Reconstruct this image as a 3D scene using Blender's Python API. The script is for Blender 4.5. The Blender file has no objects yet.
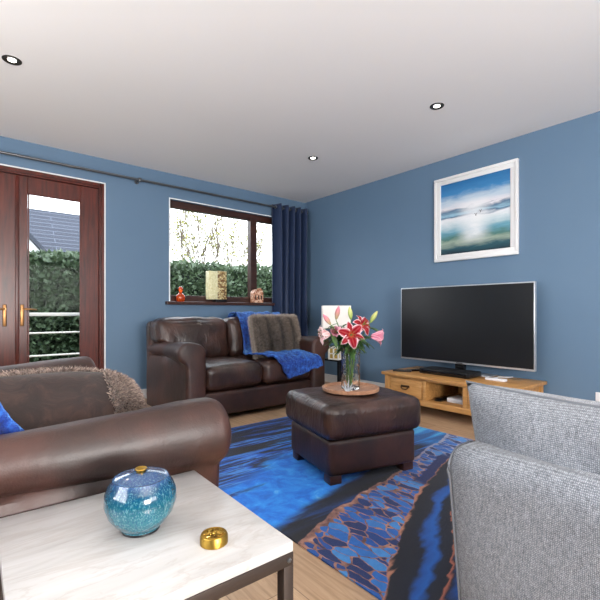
import bpy, bmesh, math, random
from mathutils import Vector, Matrix, noise
random.seed(7)
S = bpy.context.scene; COL = S.collection
PI = math.pi
def R(d): return math.radians(d)
def lin(c):
    c /= 255.0
    return c/12.92 if c <= .04045 else ((c+.055)/1.055)**2.4
def rgb(r, g, b): return (lin(r), lin(g), lin(b), 1)

# ---------------------------------------------------------------- materials
class N:
    """small node-building helper"""
    def __init__(s, name):
        s.m = bpy.data.materials.new(name); s.m.use_nodes = True
        s.t = s.m.node_tree; s.n = s.t.nodes; s.l = s.t.links
        s.b = s.n['Principled BSDF']; s.out = s.n['Material Output']
    def node(s, typ, **kw):
        n = s.n.new(typ)
        for k, v in kw.items(): setattr(n, k, v)
        return n
    def put(s, sock, v):
        if isinstance(v, bpy.types.NodeSocket): s.l.new(v, sock)
        else: sock.default_value = v
    def math(s, op, a, b=0.0, c=0.0, clamp=False):
        n = s.node('ShaderNodeMath', operation=op, use_clamp=clamp)
        s.put(n.inputs[0], a); s.put(n.inputs[1], b); s.put(n.inputs[2], c); return n.outputs[0]
    def mix(s, f, a, b, blend='MIX'):
        n = s.node('ShaderNodeMix', data_type='RGBA', blend_type=blend)
        s.put(n.inputs[0], f); s.put(n.inputs[6], a); s.put(n.inputs[7], b); return n.outputs[2]
    def ramp(s, f, stops, interp='LINEAR'):
        n = s.node('ShaderNodeValToRGB'); e = n.color_ramp.elements; n.color_ramp.interpolation = interp
        while len(e) < len(stops): e.new(.5)
        for i, (p, c) in enumerate(stops):
            e[i].position = p; e[i].color = c if len(c) == 4 else (*c, 1)
        s.put(n.inputs[0], f); return n.outputs[0]
    def step(s, v, a, b):
        n = s.node('ShaderNodeMapRange', interpolation_type='SMOOTHSTEP')
        s.put(n.inputs[0], v); n.inputs[1].default_value = a; n.inputs[2].default_value = b
        return n.outputs[0]
    def coord(s, kind='Object', scale=(1, 1, 1), loc=(0, 0, 0), rot=(0, 0, 0)):
        c = s.node('ShaderNodeTexCoord'); m = s.node('ShaderNodeMapping')
        s.l.new(c.outputs[kind], m.inputs[0]); m.inputs['Scale'].default_value = scale
        m.inputs['Location'].default_value = loc; m.inputs['Rotation'].default_value = rot
        return m.outputs[0]
    def noise(s, vec, scale, detail=3, rough=.5, dist=0.0, out=0):
        n = s.node('ShaderNodeTexNoise'); s.put(n.inputs['Vector'], vec)
        n.inputs['Scale'].default_value = scale; n.inputs['Detail'].default_value = detail
        n.inputs['Roughness'].default_value = rough; n.inputs['Distortion'].default_value = dist
        return n.outputs[out]
    def voro(s, vec, scale, feature='F1', out='Distance', rnd=1.0):
        n = s.node('ShaderNodeTexVoronoi', feature=feature); s.put(n.inputs['Vector'], vec)
        n.inputs['Scale'].default_value = scale; n.inputs['Randomness'].default_value = rnd
        return n.outputs[out]
    def bump(s, h, strength, dist=.002):
        n = s.node('ShaderNodeBump'); s.put(n.inputs['Height'], h)
        n.inputs['Strength'].default_value = strength; n.inputs['Distance'].default_value = dist
        s.l.new(n.outputs[0], s.b.inputs['Normal']); return n
    def set(s, **kw):
        for k, v in kw.items(): s.put(s.b.inputs[k.replace('_', ' ')], v)
        return s

M = {}
def simple(name, col, rough=.5, metal=0.0, **kw):
    k = N(name); k.set(Base_Color=col, Roughness=rough, Metallic=metal)
    for a, b in kw.items(): k.b.inputs[a.replace('_', ' ')].default_value = b
    M[name] = k.m; return k

def build_materials():
    k = N('wall_blue'); c = k.coord()
    k.set(Base_Color=k.mix(k.noise(c, 3, 4), rgb(91, 118, 144), rgb(97, 124, 150)), Roughness=.6)
    k.bump(k.noise(c, 160, 2), .08, .001); M['wall_blue'] = k.m
    k = N('ceiling_white'); c = k.coord()
    k.set(Base_Color=k.mix(k.noise(c, .8, 3), rgb(232, 230, 229), rgb(238, 236, 235)), Roughness=.75)
    k.bump(k.noise(c, 90, 2), .05, .001); M['ceiling_white'] = k.m
    simple('white_paint', rgb(226, 226, 226), .4)
    simple('bead_white', rgb(235, 238, 240), .5)
    # oak floor, planks along y
    k = N('floor_oak'); c = k.coord(rot=(0, 0, PI/2))
    br = k.node('ShaderNodeTexBrick'); k.l.new(c, br.inputs[0]); br.offset = .37
    br.inputs['Scale'].default_value = 1; br.inputs['Brick Width'].default_value = 1.25
    br.inputs['Row Height'].default_value = .19; br.inputs['Mortar Size'].default_value = .0016
    br.inputs['Color1'].default_value = (0, 0, 0, 1); br.inputs['Color2'].default_value = (1, 1, 1, 1)
    br.inputs['Mortar'].default_value = (.5, .5, .5, 1)
    c2 = k.coord(scale=(14, 1.2, 1)); g = k.noise(c2, 3.0, 6, .62, 1.2)
    base = k.ramp(g, [(.3, rgb(142, 114, 88)), (.5, rgb(178, 148, 118)), (.72, rgb(198, 170, 140))])
    base = k.mix(.28, base, k.mix(br.outputs['Color'], rgb(140, 110, 84), rgb(214, 184, 150)))
    base = k.mix(k.math('MULTIPLY', br.outputs['Fac'], .7), base, rgb(80, 60, 44))
    k.set(Base_Color=base, Roughness=.42); k.bump(g, .1, .001); M['floor_oak'] = k.m
    # leathers
    for nm, a, b, rr in (('leather_brown', rgb(40, 24, 20), rgb(66, 38, 31), .46),
                         ('leather_soft', rgb(40, 26, 22), rgb(70, 46, 39), .32)):
        k = N(nm); c = k.coord()
        n1 = k.noise(c, 5, 4, .6); cr = k.voro(c, 240, 'F1')
        wr = k.noise(k.coord(scale=(1, 1, .45)), 17, 3, .55, 1.6)
        k.set(Base_Color=k.mix(k.step(n1, .35, .7), a, b),
              Roughness=k.math('ADD', rr-.06, k.math('MULTIPLY', n1, .16)))
        k.b.inputs['Specular IOR Level'].default_value = .55
        h = k.math('ADD', k.math('MULTIPLY', cr, .10), k.math('MULTIPLY', k.math('POWER', wr, 2), 2.6 if nm == 'leather_soft' else .7))
        k.bump(h, .45, .006); M[nm] = k.m
    simple('seam_dark', rgb(30, 20, 17), .6)
    # mahogany
    k = N('mahogany'); c = k.coord(scale=(10, 10, 1))
    g = k.noise(c, 3, 5, .6, .6)
    k.set(Base_Color=k.ramp(g, [(.3, rgb(54, 18, 13)), (.6, rgb(92, 34, 22)), (.8, rgb(116, 48, 30))]), Roughness=.32)
    M['mahogany'] = k.m
    k = N('mahogany_dark'); c = k.coord(scale=(1, 10, 10)); g = k.noise(c, 3, 5, .6, .6)
    k.set(Base_Color=k.ramp(g, [(.3, rgb(48, 28, 24)), (.7, rgb(74, 44, 36))]), Roughness=.3); M['mahogany_dark'] = k.m
    # oak furniture (grain along y)
    for nm, sc in (('oak_y', (9, .9, 9)), ('oak_z', (9, 9, .9))):
        k = N(nm); c = k.coord(scale=sc); g = k.noise(c, 4, 6, .62, 1.0)
        kn = k.voro(k.coord(scale=(3, 1.5, 3)), 2.2)
        base = k.ramp(g, [(.25, rgb(148, 100, 52)), (.5, rgb(188, 138, 80)), (.75, rgb(210, 164, 104))])
        base = k.mix(k.math('MULTIPLY', k.math('SUBTRACT', 1.0, k.step(kn, .02, .12)), .6), base, rgb(110, 66, 32))
        k.set(Base_Color=base, Roughness=.42); k.bump(g, .15, .001); M[nm] = k.m
    # marble
    k = N('marble'); c = k.coord(rot=(0, 0, R(6)), scale=(1.0, 5, 1))
    g = k.noise(c, 3.2, 6, .6, .8); v = k.noise(c, 1.8, 8, .65, 1.6)
    base = k.ramp(g, [(.3, rgb(162, 160, 159)), (.5, rgb(177, 176, 175)), (.7, rgb(188, 187, 187))])
    vein = k.math('SUBTRACT', 1.0, k.step(k.math('ABSOLUTE', k.math('SUBTRACT', v, .5)), 0, .035))
    base = k.mix(k.math('MULTIPLY', vein, .22), base, rgb(142, 126, 114))
    k.set(Base_Color=base, Roughness=.3); M['marble'] = k.m
    simple('bronze_frame', rgb(62, 52, 47), .45, .5)
    simple('black_metal', rgb(22, 22, 24), .4, .4)
    simple('steel', rgb(160, 162, 165), .3, 1)
    simple('dark_steel', rgb(104, 106, 108), .35, .8)
    simple('bezel_dark', rgb(58, 54, 50), .4, .6)
    simple('silver_plastic', rgb(186, 190, 196), .3, .5)
    simple('tv_screen', rgb(24, 25, 27), .28)
    simple('black_plastic', rgb(18, 18, 20), .35)
    simple('black_gloss', rgb(14, 14, 16), .12)
    simple('white_plastic', rgb(232, 234, 238), .35)
    simple('brass', rgb(158, 116, 76), .35, 1)
    simple('bronze_handle', rgb(86, 64, 44), .4, .8)
    simple('gold_dark', rgb(120, 84, 30), .45, 1)
    # navy curtain
    k = N('curtain_navy'); c = k.coord()
    k.set(Base_Color=k.mix(k.noise(k.coord(scale=(60, 60, 6)), 1.5, 3), rgb(16, 34, 66), rgb(28, 50, 86)), Roughness=.62)
    k.b.inputs['Sheen Weight'].default_value = .35; k.b.inputs['Sheen Roughness'].default_value = .4
    k.bump(k.noise(c, 300, 2), .2, .001); M['curtain_navy'] = k.m
    # throw (plush blue)
    k = N('throw_blue'); c = k.coord(); g = k.noise(c, 26, 5, .65, .4)
    k.set(Base_Color=k.ramp(g, [(.34, rgb(2, 22, 86)), (.5, rgb(6, 52, 146)), (.66, rgb(40, 104, 200)), (.8, rgb(96, 160, 232))]), Roughness=.7)
    k.b.inputs['Sheen Weight'].default_value = .9; k.b.inputs['Sheen Roughness'].default_value = .35
    k.b.inputs['Sheen Tint'].default_value = rgb(120, 185, 255)
    k.bump(k.noise(c, 70, 4, .7), 1.0, .016); M['throw_blue'] = k.m
    # furs: colour from an attribute
    k = N('fur'); a = k.node('ShaderNodeAttribute', attribute_name='Col')
    k.set(Base_Color=a.outputs['Color'], Roughness=.6); k.b.inputs['Sheen Weight'].default_value = .3
    M['fur'] = k.m
    k = N('velvet_brown'); c = k.coord(); g = k.noise(c, 14, 5, .65, 1.0)
    k.set(Base_Color=k.ramp(g, [(.3, rgb(22, 12, 10)), (.5, rgb(38, 22, 18)), (.75, rgb(70, 46, 38))]), Roughness=.8)
    k.b.inputs['Sheen Weight'].default_value = .15; k.bump(g, .5, .006); M['velvet_brown'] = k.m
    # grey woven fabric
    k = N('fabric_grey'); c = k.coord()
    def wave(d, sc):
        w = k.node('ShaderNodeTexWave', bands_direction=d); k.l.new(c, w.inputs[0]); w.inputs['Scale'].default_value = sc
        w.inputs['Distortion'].default_value = 4.5; w.inputs['Detail'].default_value = 2; w.inputs['Detail Scale'].default_value = 2.5; return w.outputs['Fac']
    g = k.math('MULTIPLY', wave('Y', 105), wave('Z', 90))
    n1 = k.noise(c, 130, 4, .75); n2 = k.noise(k.coord(scale=(1, 3, 1)), 60, 3, .6)
    gg = k.math('ADD', k.math('MULTIPLY', g, .35), k.math('ADD', k.math('MULTIPLY', n1, .42), k.math('MULTIPLY', n2, .25)))
    k.set(Base_Color=k.ramp(gg, [(.25, rgb(70, 75, 83)), (.45, rgb(116, 121, 129)), (.7, rgb(160, 165, 172))]), Roughness=.88)
    k.b.inputs['Sheen Weight'].default_value = .15
    k.bump(gg, .5, .002); M['fabric_grey'] = k.m
    simple('piping_grey', rgb(96, 100, 107), .9)
    # teal ceramic
    k = N('teal_glaze'); c = k.coord()
    sep = k.node('ShaderNodeSeparateXYZ'); k.l.new(c, sep.inputs[0])
    sp = k.voro(k.coord(scale=(1, 1, .55)), 230, 'F1'); f = k.step(k.noise(k.coord(scale=(1, 1, .6)), 330, 4, .75), .5, .62)
    base = k.ramp(k.math('DIVIDE', sep.outputs[2], .12), [(.0, rgb(44, 92, 108)), (.3, rgb(30, 98, 114)), (.5, rgb(2, 78, 96)), (.75, rgb(2, 54, 88)), (.82, rgb(40, 66, 110)), (1, rgb(62, 86, 128))])
    base = k.mix(k.math('MULTIPLY', f, .32), base, rgb(130, 180, 184))
    base = k.mix(k.math('MULTIPLY', k.math('SUBTRACT', 1.0, k.step(sp, .1, .45)), .6), base, rgb(8, 62, 100))
    k.set(Base_Color=base, Roughness=.14); k.b.inputs['Coat Weight'].default_value = .6; M['teal_glaze'] = k.m
    k = N('gold_tin'); c = k.coord(); f = k.noise(c, 130, 3, .7, 1.0)
    k.set(Base_Color=k.ramp(f, [(.35, rgb(96, 70, 24)), (.55, rgb(190, 154, 72)), (.7, rgb(232, 204, 130))]), Roughness=.28, Metallic=1.0)
    k.bump(f, .6, .004); M['gold_tin'] = k.m
    simple('gold_plain', rgb(176, 140, 62), .34, 1)
    # wood tray
    k = N('tray_wood'); c = k.coord(scale=(3, 12, 3)); g = k.noise(c, 4, 5, .6)
    k.set(Base_Color=k.ramp(g, [(.3, rgb(150, 104, 78)), (.7, rgb(196, 152, 122))]), Roughness=.4); M['tray_wood'] = k.m
    # glass
    k = N('clear_glass'); k.set(Base_Color=(.97, .99, .98, 1), Roughness=.03)
    k.b.inputs['Transmission Weight'].default_value = 1; k.b.inputs['IOR'].default_value = 1.45
    k.bump(k.voro(k.coord(scale=(1, 1, .6)), 55), .35, .006); M['clear_glass'] = k.m
    k = N('pane_glass'); k.n.remove(k.b)
    tr = k.node('ShaderNodeBsdfTransparent'); gl = k.node('ShaderNodeBsdfGlossy'); gl.inputs['Roughness'].default_value = .02
    tr.inputs[0].default_value = (.97, .98, .98, 1)
    fr = k.node('ShaderNodeFresnel'); fr.inputs[0].default_value = 1.12
    mx = k.node('ShaderNodeMixShader'); k.l.new(fr.outputs[0], mx.inputs[0]); k.l.new(tr.outputs[0], mx.inputs[1]); k.l.new(gl.outputs[0], mx.inputs[2])
    k.l.new(mx.outputs[0], k.out.inputs[0]); M['pane_glass'] = k.m
    # petals (colour attribute)
    k = N('petal'); a = k.node('ShaderNodeAttribute', attribute_name='Col')
    k.set(Base_Color=a.outputs['Color'], Roughness=.75); k.b.inputs['Specular IOR Level'].default_value = .15; k.b.inputs['Subsurface Weight'].default_value = 0
    M['petal'] = k.m
    k = N('leaf_green'); c = k.coord(); k.set(Base_Color=k.mix(k.noise(c, 30, 2), rgb(34, 66, 30), rgb(84, 118, 60)), Roughness=.4); M['leaf_green'] = k.m
    simple('stem_green', rgb(92, 126, 60), .5)
    simple('anther', rgb(130, 60, 24), .7)
    # lamp shade
    k = simple('lamp_shade', rgb(246, 242, 236), .8)
    simple('ceramic_white', rgb(232, 230, 222), .35)
    simple('amber_pane', rgb(200, 170, 90), .3)
    # sill ornaments
    k = N('orange_glass'); k.set(Base_Color=rgb(236, 92, 30), Roughness=.12)
    k.b.inputs['Transmission Weight'].default_value = .55; k.b.inputs['Coat Weight'].default_value = .5; M['orange_glass'] = k.m
    k = N('mosaic_gold'); c = k.coord(); v = k.voro(c, 55, 'DISTANCE_TO_EDGE'); r_ = k.voro(c, 55, 'F1', 'Color')
    sp = k.node('ShaderNodeSeparateColor'); k.l.new(r_, sp.inputs[0])
    base = k.ramp(sp.outputs[0], [(.2, rgb(120, 84, 44)), (.5, rgb(196, 170, 112)), (.8, rgb(232, 220, 170))])
    k.set(Base_Color=k.mix(k.step(v, .0, .09), rgb(92, 56, 34), base), Roughness=.35); M['mosaic_gold'] = k.m
    k = N('mosaic_pale'); c = k.coord(); v = k.noise(c, 60, 3)
    k.set(Base_Color=k.ramp(v, [(.3, rgb(214, 206, 146)), (.7, rgb(244, 240, 206))]), Roughness=.35); M['mosaic_pale'] = k.m
    k = N('mosaic_pink'); c = k.coord(); v = k.voro(c, 60, 'F1', 'Color'); sp = k.node('ShaderNodeSeparateColor'); k.l.new(v, sp.inputs[0])
    k.set(Base_Color=k.ramp(sp.outputs[0], [(.1, rgb(150, 84, 54)), (.5, rgb(206, 146, 112)), (.9, rgb(236, 206, 180))]), Roughness=.4); M['mosaic_pink'] = k.m
    # outside
    k = N('foliage'); c = k.coord(); n1 = k.noise(c, 6, 3); oi = k.noise(c, 40, 1)
    k.set(Base_Color=k.mix(k.math('ADD', k.math('MULTIPLY', n1, .6), k.math('MULTIPLY', oi, .5)), rgb(26, 42, 30), rgb(92, 112, 80)), Roughness=.5); M['foliage'] = k.m
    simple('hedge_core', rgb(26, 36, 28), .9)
    k = N('tree_leaf'); c = k.coord(); k.set(Base_Color=k.mix(k.noise(c, 5, 3), rgb(90, 100, 50), rgb(176, 170, 84)), Roughness=.6); M['tree_leaf'] = k.m
    simple('bark', rgb(98, 86, 76), .9)
    k = N('slate'); c = k.coord(); br = k.node('ShaderNodeTexBrick'); k.l.new(k.coord(), br.inputs[0])
    br.inputs['Scale'].default_value = 1; br.inputs['Brick Width'].default_value = 2.4; br.inputs['Row Height'].default_value = .17
    br.inputs['Mortar Size'].default_value = .012; br.inputs['Color1'].default_value = rgb(40, 45, 58); br.inputs['Color2'].default_value = rgb(48, 53, 66)
    br.inputs['Mortar'].default_value = rgb(84, 90, 104); k.set(Base_Color=br.outputs[0], Roughness=.7); M['slate'] = k.m
    simple('render_white', rgb(222, 224, 228), .8)
    simple('deck', rgb(120, 112, 104), .8)
    simple('grass', rgb(70, 90, 50), .9)
    simple('rail_white', rgb(228, 222, 210), .4)
    k = N('bulb_face'); k.set(Base_Color=(1, 1, 1, 1)); k.b.inputs['Emission Color'].default_value = (1, .95, .88, 1); k.b.inputs['Emission Strength'].default_value = 6; M['bulb_face'] = k.m
    rug_material(); painting_material()

def rug_material():
    # object origin is the world point (-1.8,-2.75); p = position in metres in the room's axes
    k = N('rug_pattern'); tc = k.node('ShaderNodeTexCoord'); c0 = tc.outputs['Object']
    nz = k.node('ShaderNodeTexNoise'); k.l.new(c0, nz.inputs['Vector']); nz.inputs['Scale'].default_value = 2.2; nz.inputs['Detail'].default_value = 4
    nf = k.node('ShaderNodeTexNoise'); k.l.new(c0, nf.inputs['Vector']); nf.inputs['Scale'].default_value = 16; nf.inputs['Detail'].default_value = 3
    s0 = k.node('ShaderNodeSeparateXYZ'); k.l.new(c0, s0.inputs[0])
    x = s0.outputs[0]; y = s0.outputs[1]
    wob = k.math('ADD', k.math('MULTIPLY', k.math('SUBTRACT', nz.outputs[0], .5), .16), k.math('MULTIPLY', k.math('SUBTRACT', nf.outputs[0], .5), .035))
    yw = k.math('ADD', y, wob)
    # upper edge of the copper band  y = -.07 + .15*(x-.97) ; lower edge is a parabola
    yL = k.math('ADD', .03, k.math('MULTIPLY', k.math('SUBTRACT', x, .75), .235))
    d = k.math('MAXIMUM', k.math('SUBTRACT', .75, x), 0.0)
    yR = k.math('SUBTRACT', -.16, k.math('ADD', k.math('MULTIPLY', d, .13), k.math('MULTIPLY', k.math('MULTIPLY', d, d), .155)))
    dA = k.math('SUBTRACT', yw, yL)          # >0 beyond the band
    dB = k.math('SUBTRACT', yR, yw)          # >0 on the near side of it
    inA = k.step(dA, -.004, .004); inB = k.step(dB, -.004, .004)
    wid = k.math('SUBTRACT', yL, yR); u = k.math('DIVIDE', k.math('SUBTRACT', yL, yw), wid)
    # --- field beyond the band: flowing streaks
    st = k.node('ShaderNodeTexNoise'); mp = k.node('ShaderNodeMapping'); k.l.new(c0, mp.inputs[0])
    mp.inputs['Scale'].default_value = (.9, 9, 1); mp.inputs['Rotation'].default_value = (0, 0, R(-14))
    k.l.new(mp.outputs[0], st.inputs['Vector']); st.inputs['Scale'].default_value = 1.25; st.inputs['Detail'].default_value = 5
    st.inputs['Roughness'].default_value = .55; st.inputs['Distortion'].default_value = .7
    streak = k.ramp(st.outputs[0], [(.38, rgb(6, 12, 28)), (.47, rgb(12, 24, 54)), (.52, rgb(16, 92, 200)), (.55, rgb(70, 146, 226)), (.575, rgb(10, 48, 120)), (.62, rgb(6, 14, 34)), (.68, rgb(20, 110, 220))])
    cl = k.noise(c0, 9, 6, .7, .5)
    bright = k.ramp(cl, [(.25, rgb(0, 84, 190)), (.45, rgb(0, 116, 226)), (.6, rgb(34, 148, 240)), (.74, rgb(120, 194, 248))])
    pool = k.math('MULTIPLY', k.step(dA, .10, .16), k.math('SUBTRACT', 1.0, k.step(k.math('ADD', k.math('SUBTRACT', dA, k.math('MULTIPLY', x, .12)), k.math('MULTIPLY', k.math('SUBTRACT', st.outputs[0], .5), 1.0)), .62, .74)))
    far = k.mix(pool, streak, bright)
    # right-hand end: pale cyan and teal streaks
    fr = k.math('MULTIPLY', k.step(x, .45, .62), k.math('SUBTRACT', 1.0, k.step(dA, .3, .45)))
    far = k.mix(fr, far, k.ramp(st.outputs[0], [(.4, rgb(10, 84, 150)), (.5, rgb(4, 120, 200)), (.6, rgb(60, 170, 220))]))
    edge = k.math('MULTIPLY', k.math('SUBTRACT', 1.0, k.step(dA, .08, .17)), k.math('SUBTRACT', 1.0, k.step(x, .3, .5)))
    far = k.mix(edge, far, k.ramp(st.outputs[0], [(.4, rgb(4, 10, 24)), (.55, rgb(8, 22, 48)), (.65, rgb(14, 60, 120))]))
    # --- cells in the band
    cm = k.node('ShaderNodeMapping'); k.l.new(c0, cm.inputs[0]); cm.inputs['Rotation'].default_value = (0, 0, R(-20)); cm.inputs['Scale'].default_value = (1.9, .8, 1)
    wv = k.node('ShaderNodeVectorMath', operation='ADD'); k.l.new(cm.outputs[0], wv.inputs[0])
    nn = k.node('ShaderNodeTexNoise'); k.l.new(c0, nn.inputs['Vector']); nn.inputs['Scale'].default_value = 11
    sc = k.node('ShaderNodeVectorMath', operation='SCALE'); k.l.new(nn.outputs[1], sc.inputs[0]); sc.inputs['Scale'].default_value = .07; k.l.new(sc.outputs[0], wv.inputs[1])
    ve = k.voro(wv.outputs[0], 13.5, 'DISTANCE_TO_EDGE'); vc = k.voro(wv.outputs[0], 13.5, 'F1', 'Color')
    sp = k.node('ShaderNodeSeparateColor'); k.l.new(vc, sp.inputs[0])
    cellc = k.ramp(sp.outputs[0], [(.15, rgb(14, 40, 92)), (.4, rgb(16, 84, 168)), (.7, rgb(30, 112, 200)), (.92, rgb(70, 150, 222))])
    cellc = k.mix(k.math('MULTIPLY', k.noise(c0, 40, 3), .5), cellc, rgb(12, 50, 110))
    copper = k.ramp(k.noise(c0, 26, 4), [(.35, rgb(96, 66, 66)), (.6, rgb(168, 122, 104)), (.8, rgb(206, 172, 152))])
    copper = k.mix(k.math('MULTIPLY', k.step(x, .0, .6), .75), copper, rgb(150, 166, 200))
    thick = k.math('ADD', .05, k.math('MULTIPLY', k.math('SUBTRACT', 1.0, k.step(u, .0, .15)), .45))
    f = k.math('GREATER_THAN', ve, k.math('ADD', thick, k.math('MULTIPLY', k.math('SUBTRACT', nf.outputs[0], .5), .12)))
    band = k.mix(f, copper, cellc)
    navy = k.math('MULTIPLY', k.math('MULTIPLY', k.step(u, .62, .68), k.step(x, -.08, 0)), k.math('SUBTRACT', 1.0, k.step(x, .42, .5)))
    band = k.mix(navy, band, rgb(6, 30, 86))
    # --- near side
    near = k.ramp(k.math('ADD', dB, k.math('MULTIPLY', k.math('SUBTRACT', st.outputs[0], .5), .10)),
                  [(.0, rgb(176, 120, 96)), (.012, rgb(8, 14, 30)), (.085, rgb(8, 16, 36)), (.11, rgb(12, 74, 150)), (.135, rgb(14, 88, 172)), (.16, rgb(8, 18, 40)),
                   (.205, rgb(8, 16, 34)), (.212, rgb(176, 104, 84)), (.225, rgb(10, 18, 40)), (.27, rgb(8, 86, 176)), (.42, rgb(16, 108, 206)), (.5, rgb(8, 24, 60)), (.7, rgb(14, 90, 180))])
    col = k.mix(inA, k.mix(inB, band, near), far)
    col = k.mix(k.math('MULTIPLY', k.noise(c0, 260, 2), .15), col, k.mix(.5, col, rgb(10, 14, 24)))
    k.set(Base_Color=col, Roughness=.85); k.b.inputs['Sheen Weight'].default_value = .1
    k.bump(k.noise(c0, 400, 2), .5, .003); M['rug_pattern'] = k.m

def painting_material():
    k = N('seascape_print'); tc = k.node('ShaderNodeTexCoord'); s = k.node('ShaderNodeSeparateXYZ'); k.l.new(tc.outputs['Generated'], s.inputs[0])
    u = k.math('SUBTRACT', 1.0, s.outputs[1]); v = s.outputs[2]   # u: 0 at the left edge as seen, 1 right
    mp = k.node('ShaderNodeMapping'); k.l.new(tc.outputs['Generated'], mp.inputs[0]); mp.inputs['Scale'].default_value = (1, 1.3, 6)
    n = k.noise(mp.outputs[0], 2.6, 6, .6, .6)
    mp2 = k.node('ShaderNodeMapping'); k.l.new(tc.outputs['Generated'], mp2.inputs[0]); mp2.inputs['Scale'].default_value = (1, 3, 9)
    n2 = k.noise(mp2.outputs[0], 2.6, 5, .6)
    vv = k.math('ADD', v, k.math('MULTIPLY', k.math('SUBTRACT', n, .5), .16))
    base = k.ramp(vv, [(.0, rgb(20, 44, 56)), (.08, rgb(34, 80, 92)), (.16, rgb(150, 166, 150)), (.22, rgb(72, 118, 112)), (.3, rgb(104, 160, 180)), (.40, rgb(190, 208, 214)), (.48, rgb(226, 230, 234)),
                       (.52, rgb(66, 104, 136)), (.545, rgb(150, 190, 210)), (.60, rgb(84, 116, 144)), (.64, rgb(224, 222, 228)), (.74, rgb(180, 200, 216)), (.84, rgb(58, 128, 182)), (1.0, rgb(34, 104, 160))])
    dx = k.math('ABSOLUTE', k.math('SUBTRACT', u, .5))
    glow = k.math('MULTIPLY', k.math('SUBTRACT', 1.0, k.step(dx, .02, .3)), k.math('MULTIPLY', k.step(v, .08, .25), k.math('SUBTRACT', 1.0, k.step(v, .6, .8))))
    base = k.mix(k.math('MULTIPLY', glow, k.math('ADD', .45, k.math('MULTIPLY', n2, .6))), base, rgb(238, 240, 242))
    k.set(Base_Color=base, Roughness=.35); M['seascape_print'] = k.m
build_materials()

# ---------------------------------------------------------------- object helpers
def tag(o, label=None, cat=None, group=None, kind=None):
    if label: o['label'] = label
    if cat: o['category'] = cat
    if group: o['group'] = group
    if kind: o['kind'] = kind
    return o
def empty(name, loc, rz=0, **kw):
    o = bpy.data.objects.new(name, None); COL.objects.link(o); o.location = loc; o.rotation_euler = (0, 0, rz)
    o.empty_display_size = .05
    return tag(o, **kw)
def obj(name, bm, mat, parent=None, smooth=True, world=False, loc=None, label=None, cat=None, group=None, kind=None):
    """link a bmesh as one object; world=True: coordinates are room coordinates"""
    off = Vector((0, 0, 0))
    if world and parent:
        p = parent
        while p: off += p.location; p = p.parent
    if loc is not None: off = off + Vector(loc)
    if off.length > 0: bmesh.ops.translate(bm, verts=bm.verts, vec=-off)
    bmesh.ops.recalc_face_normals(bm, faces=bm.faces)
    me = bpy.data.meshes.new(name); bm.to_mesh(me); bm.free()
    for m in (mat if isinstance(mat, (list, tuple)) else [mat]): me.materials.append(M[m])
    if smooth:
        for p in me.polygons: p.use_smooth = True
        if smooth != 'all': me.set_sharp_from_angle(angle=R(38))
    o = bpy.data.objects.new(name, me); COL.objects.link(o)
    if parent: o.parent = parent
    if loc is not None: o.location = loc
    return tag(o, label, cat, group, kind)
def kids(o): return [c for c in COL.objects if c.parent == o]
def copy_tree(o, parent=None):
    c = o.copy(); COL.objects.link(c); c.parent = parent
    for ch in kids(o): copy_tree(ch, c)
    return c
def B(): return bmesh.new()
def box(bm, x0, x1, y0, y1, z0, z1, bev=0.0, seg=2, mi=0):
    r = bmesh.ops.create_cube(bm, size=1)
    vs = r['verts']
    for v in vs:
        v.co = Vector((x0 if v.co.x < 0 else x1, y0 if v.co.y < 0 else y1, z0 if v.co.z < 0 else z1))
    fs = list({f for v in vs for f in v.link_faces})
    for f in fs: f.material_index = mi
    if bev > 0:
        es = list({e for v in vs for e in v.link_edges})
        bmesh.ops.bevel(bm, geom=es, offset=bev, segments=seg, affect='EDGES', profile=.5)
    return bm
def lathe(bm, prof, c=(0, 0, 0), seg=40, mi=0):
    rings = []
    for r, z in prof:
        if r < 1e-6: rings.append([bm.verts.new((c[0], c[1], c[2]+z))])
        else: rings.append([bm.verts.new((c[0]+r*math.cos(2*PI*i/seg), c[1]+r*math.sin(2*PI*i/seg), c[2]+z)) for i in range(seg)])
    for a, b in zip(rings, rings[1:]):
        for i in range(seg):
            j = (i+1) % seg
            if len(a) == 1 and len(b) == 1: continue
            if len(a) == 1: f = bm.faces.new((a[0], b[i], b[j]))
            elif len(b) == 1: f = bm.faces.new((a[i], a[j], b[0]))
            else: f = bm.faces.new((a[i], a[j], b[j], b[i]))
            f.material_index = mi
    return bm
def tube(bm, pts, r, seg=8, caps=True, mi=0):
    pts = [Vector(p) for p in pts]; rr = r if isinstance(r, (list, tuple)) else [r]*len(pts)
    rings = []; up = Vector((0, 0, 1))
    for i, p in enumerate(pts):
        d = (pts[min(i+1, len(pts)-1)]-pts[max(i-1, 0)]).normalized()
        a = d.cross(up)
        if a.length < 1e-3: a = d.cross(Vector((1, 0, 0)))
        a.normalize(); b = d.cross(a).normalized()
        rings.append([bm.verts.new(p+rr[i]*(math.cos(2*PI*k/seg)*a+math.sin(2*PI*k/seg)*b)) for k in range(seg)])
    for q, w in zip(rings, rings[1:]):
        for k in range(seg):
            f = bm.faces.new((q[k], q[(k+1) % seg], w[(k+1) % seg], w[k])); f.material_index = mi
    if caps:
        for q in (rings[0], rings[-1]):
            f = bm.faces.new(q); f.material_index = mi
    return bm
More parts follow.
